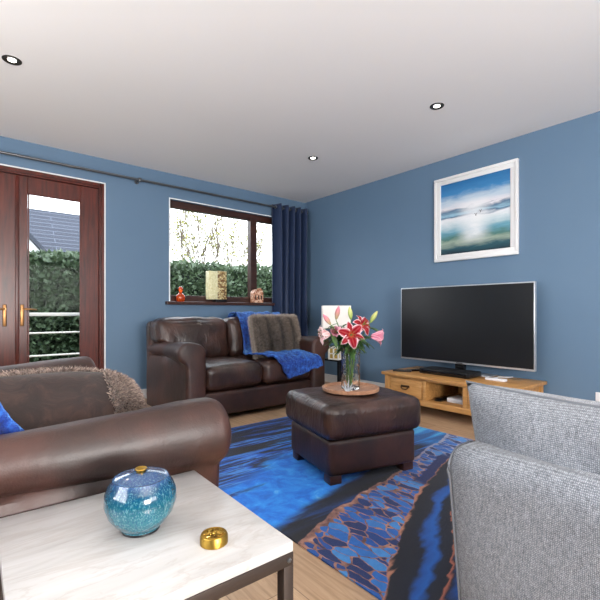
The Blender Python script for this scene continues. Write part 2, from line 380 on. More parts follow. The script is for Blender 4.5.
def softbox(bm, c, s, r, n=14, puff=(0, 0, 0), wr=0.0, wf=9.0, fn=None, seed=0.0):
    """rounded, puffed upholstery block; wr = wrinkle height"""
    r0 = bmesh.ops.create_cube(bm, size=2)
    bmesh.ops.subdivide_edges(bm, edges=list({e for v in r0['verts'] for e in v.link_edges}), cuts=n, use_grid_fill=True)
    c = Vector(c); hs = Vector(s)/2
    vs = [v for v in bm.verts if not v.tag]
    for v in vs:
        p = v.co.copy()
        p = Vector([math.copysign(1-(1-abs(t))**1.5, t) for t in p])
        q = Vector([p[i]*hs[i] for i in range(3)])
        inn = Vector([max(-(hs[i]-r), min(hs[i]-r, q[i])) for i in range(3)])
        d = q-inn
        if d.length > 1e-9: q = inn+d.normalized()*r
        pf = Vector([p[0]*puff[0]*(1-p[1]**2)*(1-p[2]**2), p[1]*puff[1]*(1-p[0]**2)*(1-p[2]**2), p[2]*puff[2]*(1-p[0]**2)*(1-p[1]**2)])
        q += pf
        if wr:
            nn = d.normalized() if d.length > 1e-9 else Vector((0, 0, 1))
            w = noise.noise(Vector((q.x*wf+seed, q.y*wf, q.z*wf*.6)))+.5*noise.noise(Vector((q.x*wf*2.3+seed, q.y*wf*2.3, q.z*wf)))
            q += nn*w*wr
        v.co = fn(q)+c if fn else q+c
        v.tag = True
    return bm
def pillow(bm, w, h, t, n=26, pinch=.05, exp=.42, mi=0, wr=.0, rc=0):
    """knife-edge cushion in its own x (width) z (height) plane, thickness along y"""
    g = {}
    for side in (1, -1):
        for i in range(n+1):
            for j in range(n+1):
                a = -1+2*i/n; b = -1+2*j/n
                edge = i in (0, n) or j in (0, n)
                if edge and side == -1: g[side, i, j] = g[1, i, j]; continue
                x = a*w/2*(1-pinch*(1-b*b))*(1-rc*b**4); z = b*h/2*(1-pinch*(1-a*a))*(1-rc*1.6*a**4)
                y = side*t/2*((1-a*a)*(1-b*b))**exp if not edge else 0
                if wr: y += side*wr*noise.noise(Vector((x*11, z*11, side*3)))*(1-a**4)*(1-b**4)
                g[side, i, j] = bm.verts.new((x, y, z))
        for i in range(n):
            for j in range(n):
                f = bm.faces.new((g[side, i, j], g[side, i+1, j], g[side, i+1, j+1], g[side, i, j+1])); f.material_index = mi
    return bm
def outline(w, h, pinch=.05, n=26):
    pts = []
    for s in range(4):
        for i in range(n):
            t = -1+2*i/n
            a, b = ((t, -1), (1, t), (-t, 1), (-1, -t))[s]
            pts.append(Vector((a*w/2*(1-pinch*(1-b*b)), 0, b*h/2*(1-pinch*(1-a*a)))))
    return pts+[pts[0]]
def xform(bm, loc=(0, 0, 0), rot=(0, 0, 0)):
    m = Matrix.Translation(Vector(loc)) @ Matrix.Rotation(rot[2], 4, 'Z') @ Matrix.Rotation(rot[1], 4, 'Y') @ Matrix.Rotation(rot[0], 4, 'X')
    bmesh.ops.transform(bm, matrix=m, verts=bm.verts); return bm
def struct(name, bm, mat, smooth=False, parent=None, **kw):
    return obj(name, bm, mat, parent, smooth, kind='structure' if not parent else None, **kw)

# ---------------------------------------------------------------- the room
H = 2.4; XL = -5.7; YR = -7.2; DX0, DX1, DZ = -3.995, -2.580, 2.153; WX0, WX1, WZ0, WZ1 = -1.916, -.30, .985, 2.125
TH = .26
bm = B(); box(bm, XL-.2, .2, YR-.2, .3, -.1, 0); struct('floor', bm, 'floor_oak')
bm = B(); box(bm, XL-.2, .2, YR-.2, TH, H, H+.12); struct('ceiling', bm, 'ceiling_white')
bm = B()
box(bm, XL-.2, DX0, 0, TH, 0, H); box(bm, DX0, DX1, 0, TH, DZ, H); box(bm, DX1, WX0, 0, TH, 0, H)
box(bm, WX0, WX1, 0, TH, 0, WZ0); box(bm, WX0, WX1, 0, TH, WZ1, H); box(bm, WX1, .2, 0, TH, 0, H)
struct('wall_back', bm, 'wall_blue')
bm = B(); box(bm, 0, .2, YR-.2, 0, 0, H); struct('wall_right', bm, 'wall_blue')
bm = B()   # left wall with an unseen opening added for fill light
box(bm, XL-.2, XL, YR-.2, -4.6, 0, H); box(bm, XL-.2, XL, -4.6, -2.6, 0, .9); box(bm, XL-.2, XL, -4.6, -2.6, 2.1, H); box(bm, XL-.2, XL, -2.6, 0, 0, H)
struct('wall_left', bm, 'wall_blue')
bm = B()   # rear wall with an opening added behind the camera for fill light
box(bm, XL, -3.0, YR-.2, YR, 0, H); box(bm, -3.0, -1.2, YR-.2, YR, 2.1, H); box(bm, -3.0, -1.2, YR-.2, YR, 0, .9); box(bm, -1.2, 0, YR-.2, YR, 0, H)
struct('wall_rear', bm, 'wall_blue')
bm = B(); box(bm, DX1+.0, 0, -.018, 0, 0, .1, .004); struct('baseboard_back', bm, 'white_paint')
bm = B(); box(bm, -.018, 0, YR, -.018, 0, .1, .004); struct('baseboard_right', bm, 'white_paint')
bm = B()   # plaster beads round the door and window openings
for (a, b, c, d) in ((DX1, DX1+.012, 0, DZ+.012), (DX0, DX1, DZ, DZ+.012)): box(bm, a, b, -.003, .0, c, d)
struct('trim_1', bm, 'bead_white')
bm = B(); box(bm, WX0, WX1, -.003, .0, WZ1, WZ1+.012); box(bm, WX0-.012, WX0, -.003, 0, WZ0, WZ1+.012)

struct('trim_2', bm, 'bead_white')

# french doors
def leaf(x0, x1, left):
    bm = B(); y0, y1 = .035, .085; st = .125 if left else .085; sr = .085 if left else .155
    if left: sl, sr = .155, .125
    else: sl, sr = .078, .158
    box(bm, x0, x0+sl, y0, y1, .03, 2.105, .004); box(bm, x1-sr, x1, y0, y1, .03, 2.105, .004)
    box(bm, x0+sl, x1-sr, y0, y1, 1.955, 2.105, .004); box(bm, x0+sl, x1-sr, y0, y1, .03, .25, .004)
    gx0, gx1 = x0+sl, x1-sr
    for a, b, c, d in ((gx0, gx0+.012, .25, 1.955), (gx1-.012, gx1, .25, 1.955), (gx0, gx1, 1.943, 1.955), (gx0, gx1, .25, .262)):
        box(bm, a, b, y0-.006, y0, c, d, .003)
    return bm, gx0, gx1
fr = B()
box(fr, DX0, DX0+.04, .02, .11, 0, DZ, .004); box(fr, DX1-.04, DX1, .02, .11, 0, DZ, .004)
box(fr, DX0+.04, DX1-.04, .02, .11, DZ-.045, DZ, .004); box(fr, DX0+.04, DX1-.04, .0, .11, 0, .03, .004)
box(fr, DX0+.04, DX1-.04, .0, .02, DZ-.03, DZ, .003); box(fr, DX1-.025, DX1, .0, .02, 0, DZ, .003)
struct('trim_3', fr, 'mahogany')
def handle(parent, xc, side):
    bm = B(); box(bm, xc-.015, xc+.015, .024, .034, .775, .965, .006, 3)
    lathe(bm, [(0, 0), (.011, 0), (.011, .03), (0, .03)], (0, 0, 0), 16)
    vs = [v for v in bm.verts if abs(v.co.x) < .02 and abs(v.co.y) < .02 and v.co.z < .1]
    bmesh.ops.transform(bm, matrix=Matrix.Translation((xc, .026, .925)) @ Matrix.Rotation(PI/2, 4, 'X'), verts=vs)
    tube(bm, [(xc, -.006, .925), (xc+side*.03, -.012, .926), (xc+side*.08, -.012, .922), (xc+side*.105, -.006, .918)], [.008, .009, .007, .006], 10)
    lathe(bm, [(0, .845), (.006, .845), (.006, .849), (0, .849)], (xc, .022, -.0), 12)
    obj('door_handle', bm, 'brass', parent, world=False)
bm, g0, g1 = leaf(-3.285, DX1-.042, False); d = struct('door_1', bm, 'mahogany'); handle(d, -3.249, 1)
pane = B(); box(pane, g0, g1, .058, .062, .25, 1.955); obj('glass_pane', pane, 'pane_glass', d, smooth=False)
bm, g0, g1 = leaf(DX0+.042, -3.290, True); d = struct('door_2', bm, 'mahogany'); handle(d, -3.375, -1)
box_ = B(); box(box_, -3.300, -3.270, .022, .034, .03, 2.10, .004); obj('astragal', box_, 'mahogany', d)
pane = B(); box(pane, g0, g1, .058, .062, .25, 1.955); obj('glass_pane', pane, 'pane_glass', d, smooth=False)

# window
bm = B(); y0, y1 = .045, .115; mx0, mx1 = -.858, -.765; zf = WZ0+.03
box(bm, WX0, WX1, y0, y1, WZ1-.075, WZ1, .004); box(bm, WX0, WX1, y0, y1, zf, zf+.07, .004)
box(bm, WX0, WX0+.02, y0, y1, zf, WZ1, .004); box(bm, WX1-.06, WX1, y0, y1, zf, WZ1, .004); box(bm, mx0, mx1, y0-.005, y1, zf, WZ1, .004)
w = struct('window_1', bm, 'mahogany_dark')
for a, b in ((WX0+.02, mx0), (mx1, WX1-.06)):
    p = B(); box(p, a, b, .078, .082, zf+.07, WZ1-.075); obj('glass_pane', p, 'pane_glass', w, smooth=False)
p = B(); box(p, WX0-.055, WX1+.03, -.058, .046, WZ0-.005, WZ0+.03, .006); struct('trim_4', p, 'mahogany_dark')
# frames for the two added fill-light openings, out of view
bm = B()
for x in (-3.0, -2.13, -1.27): box(bm, x, x+.07, YR-.12, YR-.05, .97, 2.03, .004)
box(bm, -3.0, -1.2, YR-.12, YR-.05, .9, .97); box(bm, -3.0, -1.2, YR-.12, YR-.05, 2.03, 2.1)
struct('added_window_rear', bm, 'white_paint')
bm = B()
for y in (-4.6, -3.64, -2.67): box(bm, XL-.12, XL-.05, y, y+.07, .97, 2.03, .004)
box(bm, XL-.12, XL-.05, -4.6, -2.6, .9, .97); box(bm, XL-.12, XL-.05, -4.6, -2.6, 2.03, 2.1)
struct('added_window_left', bm, 'white_paint')

# recessed downlights
def downlight(x, y, label):
    r = empty('ceiling_downlight', (x, y, H), label=label, cat='ceiling light', group='recessed ceiling downlights')
    bm = B(); lathe(bm, [(.0225, -.0005), (.030, -.002), (.036, -.004), (.046, -.006), (.05, -.003), (.05, 0)]); obj('bezel', bm, 'bezel_dark', r)
    bm = B(); lathe(bm, [(.0, -.002), (.022, -.0025), (.0225, -.001)]); obj('lamp_face', bm, 'bulb_face', r)
    return r
downlight(-3.442, -1.355, 'recessed ceiling downlight above the patio doors, at the left of the ceiling')
downlight(-1.003, -2.662, 'recessed ceiling downlight in front of the framed seascape')
downlight(-1.021, -1.321, 'recessed ceiling downlight near the corner above the navy curtain')
def spot(x, y, e=9):
    l = bpy.data.lights.new('downlight_beam', 'SPOT'); l.energy = e; l.spot_size = R(125); l.spot_blend = .8; l.color = (1, .9, .78); l.shadow_soft_size = .04
    o = bpy.data.objects.new('downlight_beam', l); COL.objects.link(o); o.location = (x, y, H-.02)
for p in ((-3.442, -1.355), (-1.003, -2.662), (-1.021, -1.321)): spot(*p)

# ---------------------------------------------------------------- curtain and pole
root = empty('curtain_pole', (-2.27, -.1, 2.232), label='long thin metal curtain pole running above the patio doors and window', cat='curtain pole')
bm = B(); tube(bm, [(-4.9, -.1, 2.232), (-2, -.1, 2.232), (-.08, -.1, 2.232)], .012, 14); obj('rod', bm, 'dark_steel', root, world=True)
for x in (-4.6, -2.27, -.11):
    bm = B(); tube(bm, [(x, -.001, 2.232), (x, -.1, 2.232)], .007, 10); lathe(bm, [(0, 0), (.022, 0), (.022, .006), (0, .006)], (0, 0, 0), 20)
    vs = [v for v in bm.verts if abs(v.co.x) < .03 and abs(v.co.z) < .03]
    bmesh.ops.transform(bm, matrix=Matrix.Translation((x, 0, 2.232)) @ Matrix.Rotation(PI/2, 4, 'X'), verts=vs)
    box(bm, x-.016, x+.016, -.118, -.082, 2.213, 2.25, .005); obj('bracket', bm, 'dark_steel', root, world=True)
bm = B(); lathe(bm, [(0, -.03), (.016, -.028), (.02, -.01), (.018, .01), (.012, .02), (0, .02)], (0, 0, 0), 18)
xform(bm, (-.06, -.1, 2.232), (0, PI/2, 0)); obj('finial', bm, 'dark_steel', root, world=True)
def curtain(x0, x1, label):
    r = empty('curtain', ((x0+x1)/2, -.1, .02), label=label, cat='curtain')
    bm = B(); nf = 5.5; nx, nz = 170, 40; g = []
    for j in range(nz+1):
        t = j/nz; z = 2.275-t*2.255; row = []
        for i in range(nx+1):
            s = i/nx; gather = 1-.05*math.sin(PI*t); xc = x0+(x1-x0)*(s*gather+(1-gather)*.3)
            xc += .012*math.sin(5*s+3*t)*t
            ph = s*nf*2*PI+.5*math.sin(2.2*t+3*s)*t+.55*math.sin(9*s+1)
            amp = .062*(1+.35*math.sin(7*s+2)*min(1, t*2+.3))
            yy = -.1+amp*math.sin(ph)+.012*t*math.sin(2.3*ph+4*t)
            yy = min(yy, -.022)
            row.append(bm.verts.new((xc, yy, z)))
        g.append(row)
    for j in range(nz):
        for i in range(nx): bm.faces.new((g[j][i], g[j][i+1], g[j+1][i+1], g[j+1][i]))
    o = obj('fabric', bm, 'curtain_navy', r, smooth='all', world=True)
    m = o.modifiers.new('s', 'SOLIDIFY'); m.thickness = .003; m.offset = 0
    for i in range(int(nf*2)):
        bm = B()
        s = (i+.5)/(nf*2); x = x0+(x1-x0)*s
        for q in range(1):
            pts = [(x-.002+.0*q, -.1+.021*math.cos(a*PI/8), 2.232+.021*math.sin(a*PI/8)) for a in range(17)]
            tube(bm, pts, .0035, 6, caps=False)
        obj('eyelet', bm, 'steel', r, world=True)
curtain(-.60, -.02, 'navy blue floor-length curtain gathered at the right side of the window')

# ---------------------------------------------------------------- brown leather sofas
def arm_mesh(sign):
    """profile in (u outward, z) swept along y from front to back"""
    bm = B(); W = .17; stations = []
    yf, yb = -.475, .40; rr = .03
    ys = [(yf, rr), (yf+.003, rr*.62), (yf+.010, rr*.28), (yf+.022, rr*.06), (yf+.035, 0)]
    for i in range(1, 15): ys.append((yf+.035+(yb-yf-.035)*i/14, 0))
    rings = []
    for y, ins in ys:
        t = (y-yf)/(yb-yf); zt = .664-.045*min(1, t*1.0); Rr = .090-.030*min(1, t*1.7)
        zc = zt-Rr; uc = -.02-.045*min(1, t*1.2); prof = []
        n = 9
        for i in range(n): prof.append((-W, .045+(zc-.045)*i/(n-1)))
        for i in range(1, 10):
            a = PI-i*(PI/2)/9; prof.append((uc+(W+uc)*math.cos(a), zc+Rr*math.sin(a)))
        for i in range(1, 19):
            a = PI/2-i*(PI*.5+R(62))/18; prof.append((uc+Rr*math.cos(a), zc+Rr*math.sin(a)))
        u_e, z_e = prof[-1]; prof.append((0+min(u_e, .02)*.3, z_e-.012))
        for i in range(1, n): prof.append((0, z_e-.02-(z_e-.02-.045)*i/(n-1)))
        m = len(prof); ring = []
        for i, (u, z) in enumerate(prof):
            a = Vector(prof[max(i-1, 0)]); b = Vector(prof[min(i+1, m-1)]); tg = (b-a).normalized(); nrm = Vector((-tg.y, tg.x))
            q = Vector((u, z))-nrm*ins
            w = .004*noise.noise(Vector((u*7, y*9, z*7)))+.003*noise.noise(Vector((u*15+5, y*22, z*12)))
            q += nrm*w*(0 if ins else 1)
            ring.append(bm.verts.new((sign*(.73+q.x), y, q.y)))
        rings.append(ring)
    m = len(rings[0])
    for a, b in zip(rings, rings[1:]):
        for i in range(m): bm.faces.new((a[i], a[(i+1) % m], b[(i+1) % m], b[i]))
    # front cap: fan to a slightly bulged centre line
    def cap(ring, dy):
        c = Vector((0, 0, 0))
        for v in ring: c += v.co
        c /= m; cv = bm.verts.new((sign*.645, c.y+dy, .42))
        for i in range(m): bm.faces.new((ring[i], ring[(i+1) % m], cv))
    cap(rings[0], -.004); cap(rings[-1], 0)
    return bm
def make_sofa():
    r = empty('leather_sofa', (0, 0, 0))
    bm = B(); softbox(bm, (0, .0, .145), (1.13, .88, .20), .02, 10); obj('base', bm, 'leather_brown', r)
    def backf(q):
        z = q.z+.43
        return Vector((q.x, q.y+.05*(z-.4), q.z))
    bm = B(); softbox(bm, (0, .385, .43), (1.45, .13, .77), .05, 14, fn=backf); obj('backrest', bm, 'leather_brown', r)
    for s in (-1, 1):
        obj('armrest', arm_mesh(s), 'leather_brown', r)
    for s in (-1, 1):
        bm = B(); softbox(bm, (s*.28, -.13, .36), (.557, .67, .205), .06, 22, puff=(0, .012, .018), wr=.005, wf=13, seed=s*4)
        c = obj('seat_cushion', bm, 'leather_soft', r)
    for s in (-1, 1):
        def f(q, s=s):
            z = q.z+.64; k = min(1, max(0, (z-.56)/.09)); k = k*k*(3-2*k)
            xx = q.x*s
            lo = .56/.725; sc = lo+(1-lo)*k
            x = (xx+.3625)*sc
            y = q.y+.30*(z-.44)*.55
            return Vector((x*s-0, y, q.z))
        bm = B(); softbox(bm, (0, .215, .64), (.725, .22, .40), .075, 24, puff=(0, .035, .012), wr=.009, wf=8, fn=f, seed=s*9)
        obj('back_cushion', bm, 'leather_soft', r)
    for sx in (-1, 1):
        for y in (-.40, .36):
            bm = B(); box(bm, sx*.64-.03, sx*.64+.03, y-.03, y+.03, 0, .05, .004); obj('foot', bm, 'black_plastic', r)
    return r
sofa = make_sofa(); sofa.location = (-1.605, -.875, 0)
tag(sofa, 'dark brown leather two-seat sofa under the window, with a striped fur cushion', 'sofa')
s2 = copy_tree(sofa); s2.location = (-3.608, -2.604, 0); s2.rotation_euler = (0, 0, PI/2)
tag(s2, 'dark brown leather sofa nearest the camera, beside the marble table', 'sofa')

# ---------------------------------------------------------------- ottoman
r = empty('ottoman', (-1.905, -2.655, 0), R(-14.5), label='square dark brown leather footstool on the rug carrying a round tray', cat='footstool')
bm = B(); softbox(bm, (0, 0, .145), (.56, .49, .19), .022, 14, puff=(.004, .004, 0), wr=.002, wf=10); obj('base', bm, 'leather_brown', r)
bm = B(); softbox(bm, (0, 0, .332), (.625, .555, .185), .05, 26, puff=(.006, .006, .010), wr=.0045, wf=9); obj('cushion', bm, 'leather_soft', r)
for sx in (-1, 1):
    for sy in (-1, 1):
        bm = B(); box(bm, sx*.235-.035, sx*.235+.035, sy*.20-.035, sy*.20+.035, .008, .056, .005); obj('foot', bm, 'mahogany_dark', r)

# tray, vase
TX, TY, TZ = -1.905, -2.655, .4375
tr = B(); lathe(tr, [(0, .0), (.155, .0), (.165, .004), (.168, .022), (.164, .024), (.158, .022), (.154, .009), (0, .008)], (0, 0, 0), 56)
obj('serving_tray', tr, 'tray_wood', loc=None, label='round wooden tray on the leather footstool', cat='tray').location = (TX, TY, TZ)
VX, VY, VZ = TX-.005, TY-.005, TZ+.0085
vb = B(); lathe(vb, [(0, 0), (.05, 0), (.055, .006), (.0555, .05), (.053, .12), (.055, .2), (.058, .235), (.0555, .236), (.0505, .2), (.0485, .12), (.0505, .05), (.048, .016), (0, .014)], (0, 0, 0), 48)
v = obj('flower_vase', vb, 'clear_glass', label='tall clear cut-glass vase holding lilies on the round tray', cat='vase'); v.location = (VX, VY, VZ)
# small silver twig ornament leaning on the tray
ob = B(); cx, cy = -2.022, -2.742
for a, l in ((-.9, .03), (-.35, .045), (.1, .05), (.55, .042), (1.05, .03)):
    tube(ob, [(0, 0, 0), (math.sin(a)*l*.4, 0, .02), (math.sin(a)*l, -.004, .02+math.cos(a)*l)], [.004, .0035, .002], 7)
lathe(ob, [(0, 0), (.013, 0), (.012, .006), (.004, .01), (.003, .022), (0, .022)], (0, 0, 0), 16)
o = obj('table_ornament', ob, 'silver_plastic', label='small branching silver ornament at the front edge of the round tray', cat='ornament'); o.location = (cx, cy, TZ+.0085); o.rotation_euler = (0, 0, R(-40)); o.scale = (1.25, 1.25, 1.1)

# ---------------------------------------------------------------- lilies
def set_cols(o, fn):
    me = o.data; a = me.color_attributes.new('Col', 'FLOAT_COLOR', 'POINT')
    for i, v in enumerate(me.vertices): a.data[i].color = fn(i, v.co)
def lily(name_label, head, face, size, kind, bend=0.5, open_=1.0, up=(0, 0, 1), leaves=15):
    """head: bloom base point; face: direction the bloom looks"""
    base = Vector((VX, VY, VZ+.02)) + Vector((random.uniform(-.025, .025), random.uniform(-.025, .025), 0))
    head = Vector(head); face = Vector(face).normalized()
    root = empty('lily', base, label=name_label, cat='flower', group=None)
    rim = Vector((VX, VY, VZ+.235)); d = head-rim; d.z = 0
    if d.length > .042: d = d.normalized()*.042
    p1 = Vector((rim.x+d.x*.8, rim.y+d.y*.8, rim.z))
    ctrl = [base, base.lerp(p1, .5), p1, p1.lerp(head, .55)+Vector((0, 0, .012)), head]
    pts = []
    for i in range(len(ctrl)-1):
        for t in range(5):
            a = ctrl[max(i-1, 0)]; b = ctrl[i]; c = ctrl[i+1]; e = ctrl[min(i+2, len(ctrl)-1)]; u = t/5
            pts.append(.5*((2*b)+(c-a)*u+(2*a-5*b+4*c-e)*u*u+(3*b-a-3*c+e)*u**3))
    pts.append(head)
    bm = B(); tube(bm, pts, [.0032]*(len(pts)-2)+[.0026, .0022], 7); obj('stem', bm, 'stem_green', root, world=True)
    # leaves along the stem above the rim
    bm = B()
    for q in range(leaves):
        k = len(pts)*.50+(len(pts)*.42)*q/leaves; p = pts[int(k)]; an = random.uniform(0, 2*PI)
        dr = Vector((math.cos(an), math.sin(an), random.uniform(-.1, .5))).normalized()
        L = random.uniform(.07, .125); wd = random.uniform(.010, .016); sd = dr.cross(Vector((0, 0, 1))).normalized(); prev = None
        for i in range(9):
            t = i/8; c = p+dr*L*t+Vector((0, 0, -.05*t*t*L/.09)); w = wd*math.sin(PI*min(1, t*.92+.08))**.8
            row = [bm.verts.new(c-sd*w), bm.verts.new(c+Vector((0, 0, -.003))), bm.verts.new(c+sd*w)]
            if prev:
                for z in (0, 1): bm.faces.new((prev[z], prev[z+1], row[z+1], row[z]))
            prev = row
    lf = obj('leaves', bm, 'leaf_green', root, smooth='all', world=True)
    sm = lf.modifiers.new('s', 'SOLIDIFY'); sm.thickness = .0008
    # frame of the bloom
    ux = face.cross(Vector(up)); ux = ux.normalized() if ux.length > .05 else Vector((1, 0, 0)); uy = ux.cross(face).normalized()
    if kind == 'bud_pink' or kind == 'bud_green':
        bm = B(); Lb = size; prof = [(0, 0), (.28, .03), (.6, .15), (.95, .38), (1, .55), (.8, .75), (.42, .92), (.15, 1.0), (0, 1.02)]
        lathe(bm, [(rr*size*.17*(1+0*z), z*Lb) for rr, z in prof], (0, 0, 0), 18)
        for vtx in bm.verts:
            an = math.atan2(vtx.co.y, vtx.co.x); f = 1+.1*math.cos(3*an)
            vtx.co.x *= f; vtx.co.y *= f
        mt = Matrix((ux, uy, face)).transposed().to_4x4(); mt.translation = head
        zs = [(vv.co.z/Lb) for vv in bm.verts]
        bmesh.ops.transform(bm, matrix=mt, verts=bm.verts)
        o = obj('bud', bm, 'petal', root, smooth='all', world=True)
        A, Bc = (Vector(rgb(150, 150, 100)), Vector(rgb(206, 120, 140))) if kind == 'bud_pink' else (Vector(rgb(120, 148, 74)), Vector(rgb(184, 186, 120)))
        set_cols(o, lambda i, co: A.lerp(Bc, min(1, zs[i]*1.2)))
        return root
    cols = []
    bm = B(); nu, nv = 9, 16
    for pi_ in range(6):
        outer = pi_ % 2; an = pi_*PI/3+.3; L = size*(.98 if outer else 1.02); wd = size*(.25 if outer else .35)
        rd = math.cos(an)*ux+math.sin(an)*uy; sd = face.cross(rd).normalized(); g = []
        for j in range(nv+1):
            t = j/nv
            rad = L*(.06+.92*t**1.25*open_ + (1-open_)*.28*t); hgt = L*(.55*math.sin(min(1, t*1.25)*PI/2)*(1.25-open_*.62) - .38*open_*max(0, t-.55)**1.5*2.0) + (0 if outer else .002)
            hgt += (1-open_)*L*.45*t
            w = wd*max(.02, math.sin(PI*min(1, .10+.9*t))**.75)
            row = []
            for i in range(nu):
                s = -1+2*i/(nu-1); c = head+rd*rad+face*(hgt+.18*w*s*s*(1-t)+.0035*math.sin(9*t+pi_)*abs(s))+sd*w*s
                row.append(bm.verts.new(c)); cols.append((t, abs(s), pi_))
            g.append(row)
        for j in range(nv):
            for i in range(nu-1): bm.faces.new((g[j][i], g[j][i+1], g[j+1][i+1], g[j+1][i]))
    bm.normal_update()
    me_order = list(cols)
    o = obj('petals', bm, 'petal', root, smooth='all', world=True)
    def colf(i, co):
        t, s, q = me_order[i]
        if kind == 'red':
            core = Vector(rgb(112, 0, 14)); mid = Vector(rgb(146, 6, 34)); edge = Vector(rgb(228, 200, 206)); thr = Vector(rgb(214, 96, 44))
            c = core.lerp(mid, s); e = max(0, min(1, (s-.68)/.25)); e = max(e, max(0, min(1, (t-.9)/.09)))
            c = c.lerp(edge, e)
            if t < .25: c = c.lerp(thr, (1-t/.25)*.8)
            if s < .12: c = c.lerp(Vector(rgb(220, 110, 110)), .25)
            return c
        if kind == 'pink':
            return Vector(rgb(186, 70, 110)).lerp(Vector(rgb(226, 180, 192)), max(s*.8, t*.7))
        return Vector(rgb(214, 150, 160)).lerp(Vector(rgb(240, 216, 214)), max(s, t*.8))
    set_cols(o, colf)
    m = o.modifiers.new('s', 'SOLIDIFY'); m.thickness = .0008
    bm = B()
    for q in range(6):
        an = q*PI/3+.1; rd = math.cos(an)*ux+math.sin(an)*uy
        e = head+face*size*.75+rd*size*.22
        tube(bm, [head+face*.01, head+face*size*.4+rd*size*.06, e], .0011, 5)
    obj('stamens', bm, 'stem_green', root, world=True)
    bm = B()
    for q in range(6):
        an = q*PI/3+.1; rd = math.cos(an)*ux+math.sin(an)*uy; e = head+face*size*.75+rd*size*.22; td = face.cross(rd)
        tube(bm, [e-td*.006, e, e+td*.006], [.0012, .0025, .0012], 6)
    obj('anthers', bm, 'anther', root, world=True)
    return root
# view helper used only to measure: world point at a picture position and depth
CA = math.atan(500/415); FW = Vector((math.cos(CA), math.sin(CA), 0)); RT = Vector((math.sin(CA), -math.cos(CA), 0)); CAM = Vector((-3.7004, -4.3506, .9))
TOC = -FW
def at(u, v, k): return CAM+k*(FW+RT*((u-300)/415)+Vector((0, 0, (312-v)/415)))
lily('large open crimson lily with white petal edges, front and centre of the vase', at(351, 335, 2.28), TOC*1.0+Vector((0, 0, .12)), .080, 'red')
lily('crimson and white lily facing right, just behind the front bloom', at(361, 326, 2.40), -FW*.55+RT*.4+Vector((0, 0, .35)), .070, 'red')
lily('pale pink half-closed lily drooping at the right of the bunch', at(371, 336, 2.34), RT*.95-FW*.1+Vector((0, 0, -.12)), .085, 'pink', open_=.45)
lily('pink lily half hidden in leaves left of the crimson bloom', at(338, 333, 2.40), -RT*.5-FW*.6+Vector((0, 0, .25)), .052, 'pink', open_=.7)
lily('faded whitish pink lily at the far left of the bunch', at(330, 334, 2.38), -RT*.95-FW*.2+Vector((0, 0, -.1)), .085, 'pale', open_=.55)
lily('closed pinkish green lily bud leaning left', at(331, 325, 2.36), -RT*.55+Vector((0, 0, .75)), .075, 'bud_pink', leaves=8)
lily('tall closed pink lily bud in front of the lampshade', at(336, 320, 2.40), RT*.2+Vector((0, 0, 1)), .082, 'bud_pink', leaves=8)
lily('upright green lily bud above the crimson bloom', at(351, 320, 2.42), -RT*.12+Vector((0, 0, 1)), .078, 'bud_green', leaves=8)
lily('green lily bud leaning right above the pink bloom', at(370, 323, 2.40), RT*.5+Vector((0, 0, .8)), .08, 'bud_green', leaves=8)

# ---------------------------------------------------------------- rug
bm = B(); softbox(bm, (-1.8, -2.78, .004), (1.765, 2.46, .008), .003, 4)
o = obj('area_rug', bm, 'rug_pattern', loc=(-1.8, -2.75, 0), label='large blue and black marbled rug with a copper veined band', cat='rug')

# ---------------------------------------------------------------- tv unit
UX0, UX1, UY0, UY1, UZ = -.605, -.05, -3.03, -1.865, .345
r = empty('television_unit', ((UX0+UX1)/2, (UY0+UY1)/2, 0), label='low oak television unit with drawers and an open middle shelf', cat='tv stand')
bm = B(); box(bm, UX0-.022, UX1+.005, UY0-.025, UY1+.025, UZ-.028, UZ, .006); obj('worktop', bm, 'oak_y', r, world=True)
for x0, x1 in ((UX0, UX0+.05), (UX1-.05, UX1)):
    for y0, y1 in ((UY1-.055, UY1), (UY0, UY0+.055)):
        bm = B(); box(bm, x0, x1, y0, y1, 0, UZ-.028, .004); obj('leg', bm, 'oak_z', r, world=True)
bm = B()
box(bm, UX0+.012, UX1-.01, UY1-.055, UY1-.015, .10, UZ-.028); box(bm, UX0+.012, UX1-.01, UY0+.015, UY0+.055, .10, UZ-.028)
box(bm, UX0+.004, UX1-.01, UY0+.055, UY1-.055, .088, .138, .003)       # bottom rail and shelf board
box(bm, UX0+.004, UX0+.03, UY0+.055, UY1-.055, .302, UZ-.028, .002)
for y in (-2.285, -2.655): box(bm, UX0+.006, UX1-.02, y-.018, y+.018, .138, .302, .002)
box(bm, UX1-.022, UX1-.01, UY0+.055, UY1-.055, .10, UZ-.028)
obj('carcass', bm, 'oak_y', r, world=True)
for y0, y1 in ((-2.264, UY1-.058), (UY0+.058, -2.676)):
    bm = B(); box(bm, UX0+.002, UX0+.4, y0+.003, y1-.003, .142, .299, .003); d = obj('drawer', bm, 'oak_y', r, world=True)
    yc = (y0+y1)/2; bm = B()
    for s in (-1, 1):
        lathe(bm, [(0, 0), (.009, 0), (.007, .006), (.004, .014), (0, .014)], (0, 0, 0), 14)
        vs = [v for v in bm.verts if abs(v.co.x) < .02 and abs(v.co.y) < .02 and abs(v.co.z) < .02]
        bmesh.ops.transform(bm, matrix=Matrix.Translation((UX0+.003, yc+s*.035, .236)) @ Matrix.Rotation(-PI/2, 4, 'Y'), verts=vs)
    tube(bm, [(UX0-.009, yc-.036, .237), (UX0-.013, yc-.033, .220), (UX0-.015, yc-.016, .212), (UX0-.015, yc+.016, .212), (UX0-.013, yc+.033, .220), (UX0-.009, yc+.036, .237)], .0045, 8)
    box(bm, UX0-.0035, UX0+.002, yc-.045, yc+.045, .226, .246, .002)
    obj('handle', bm, 'bronze_handle', d, world=True)
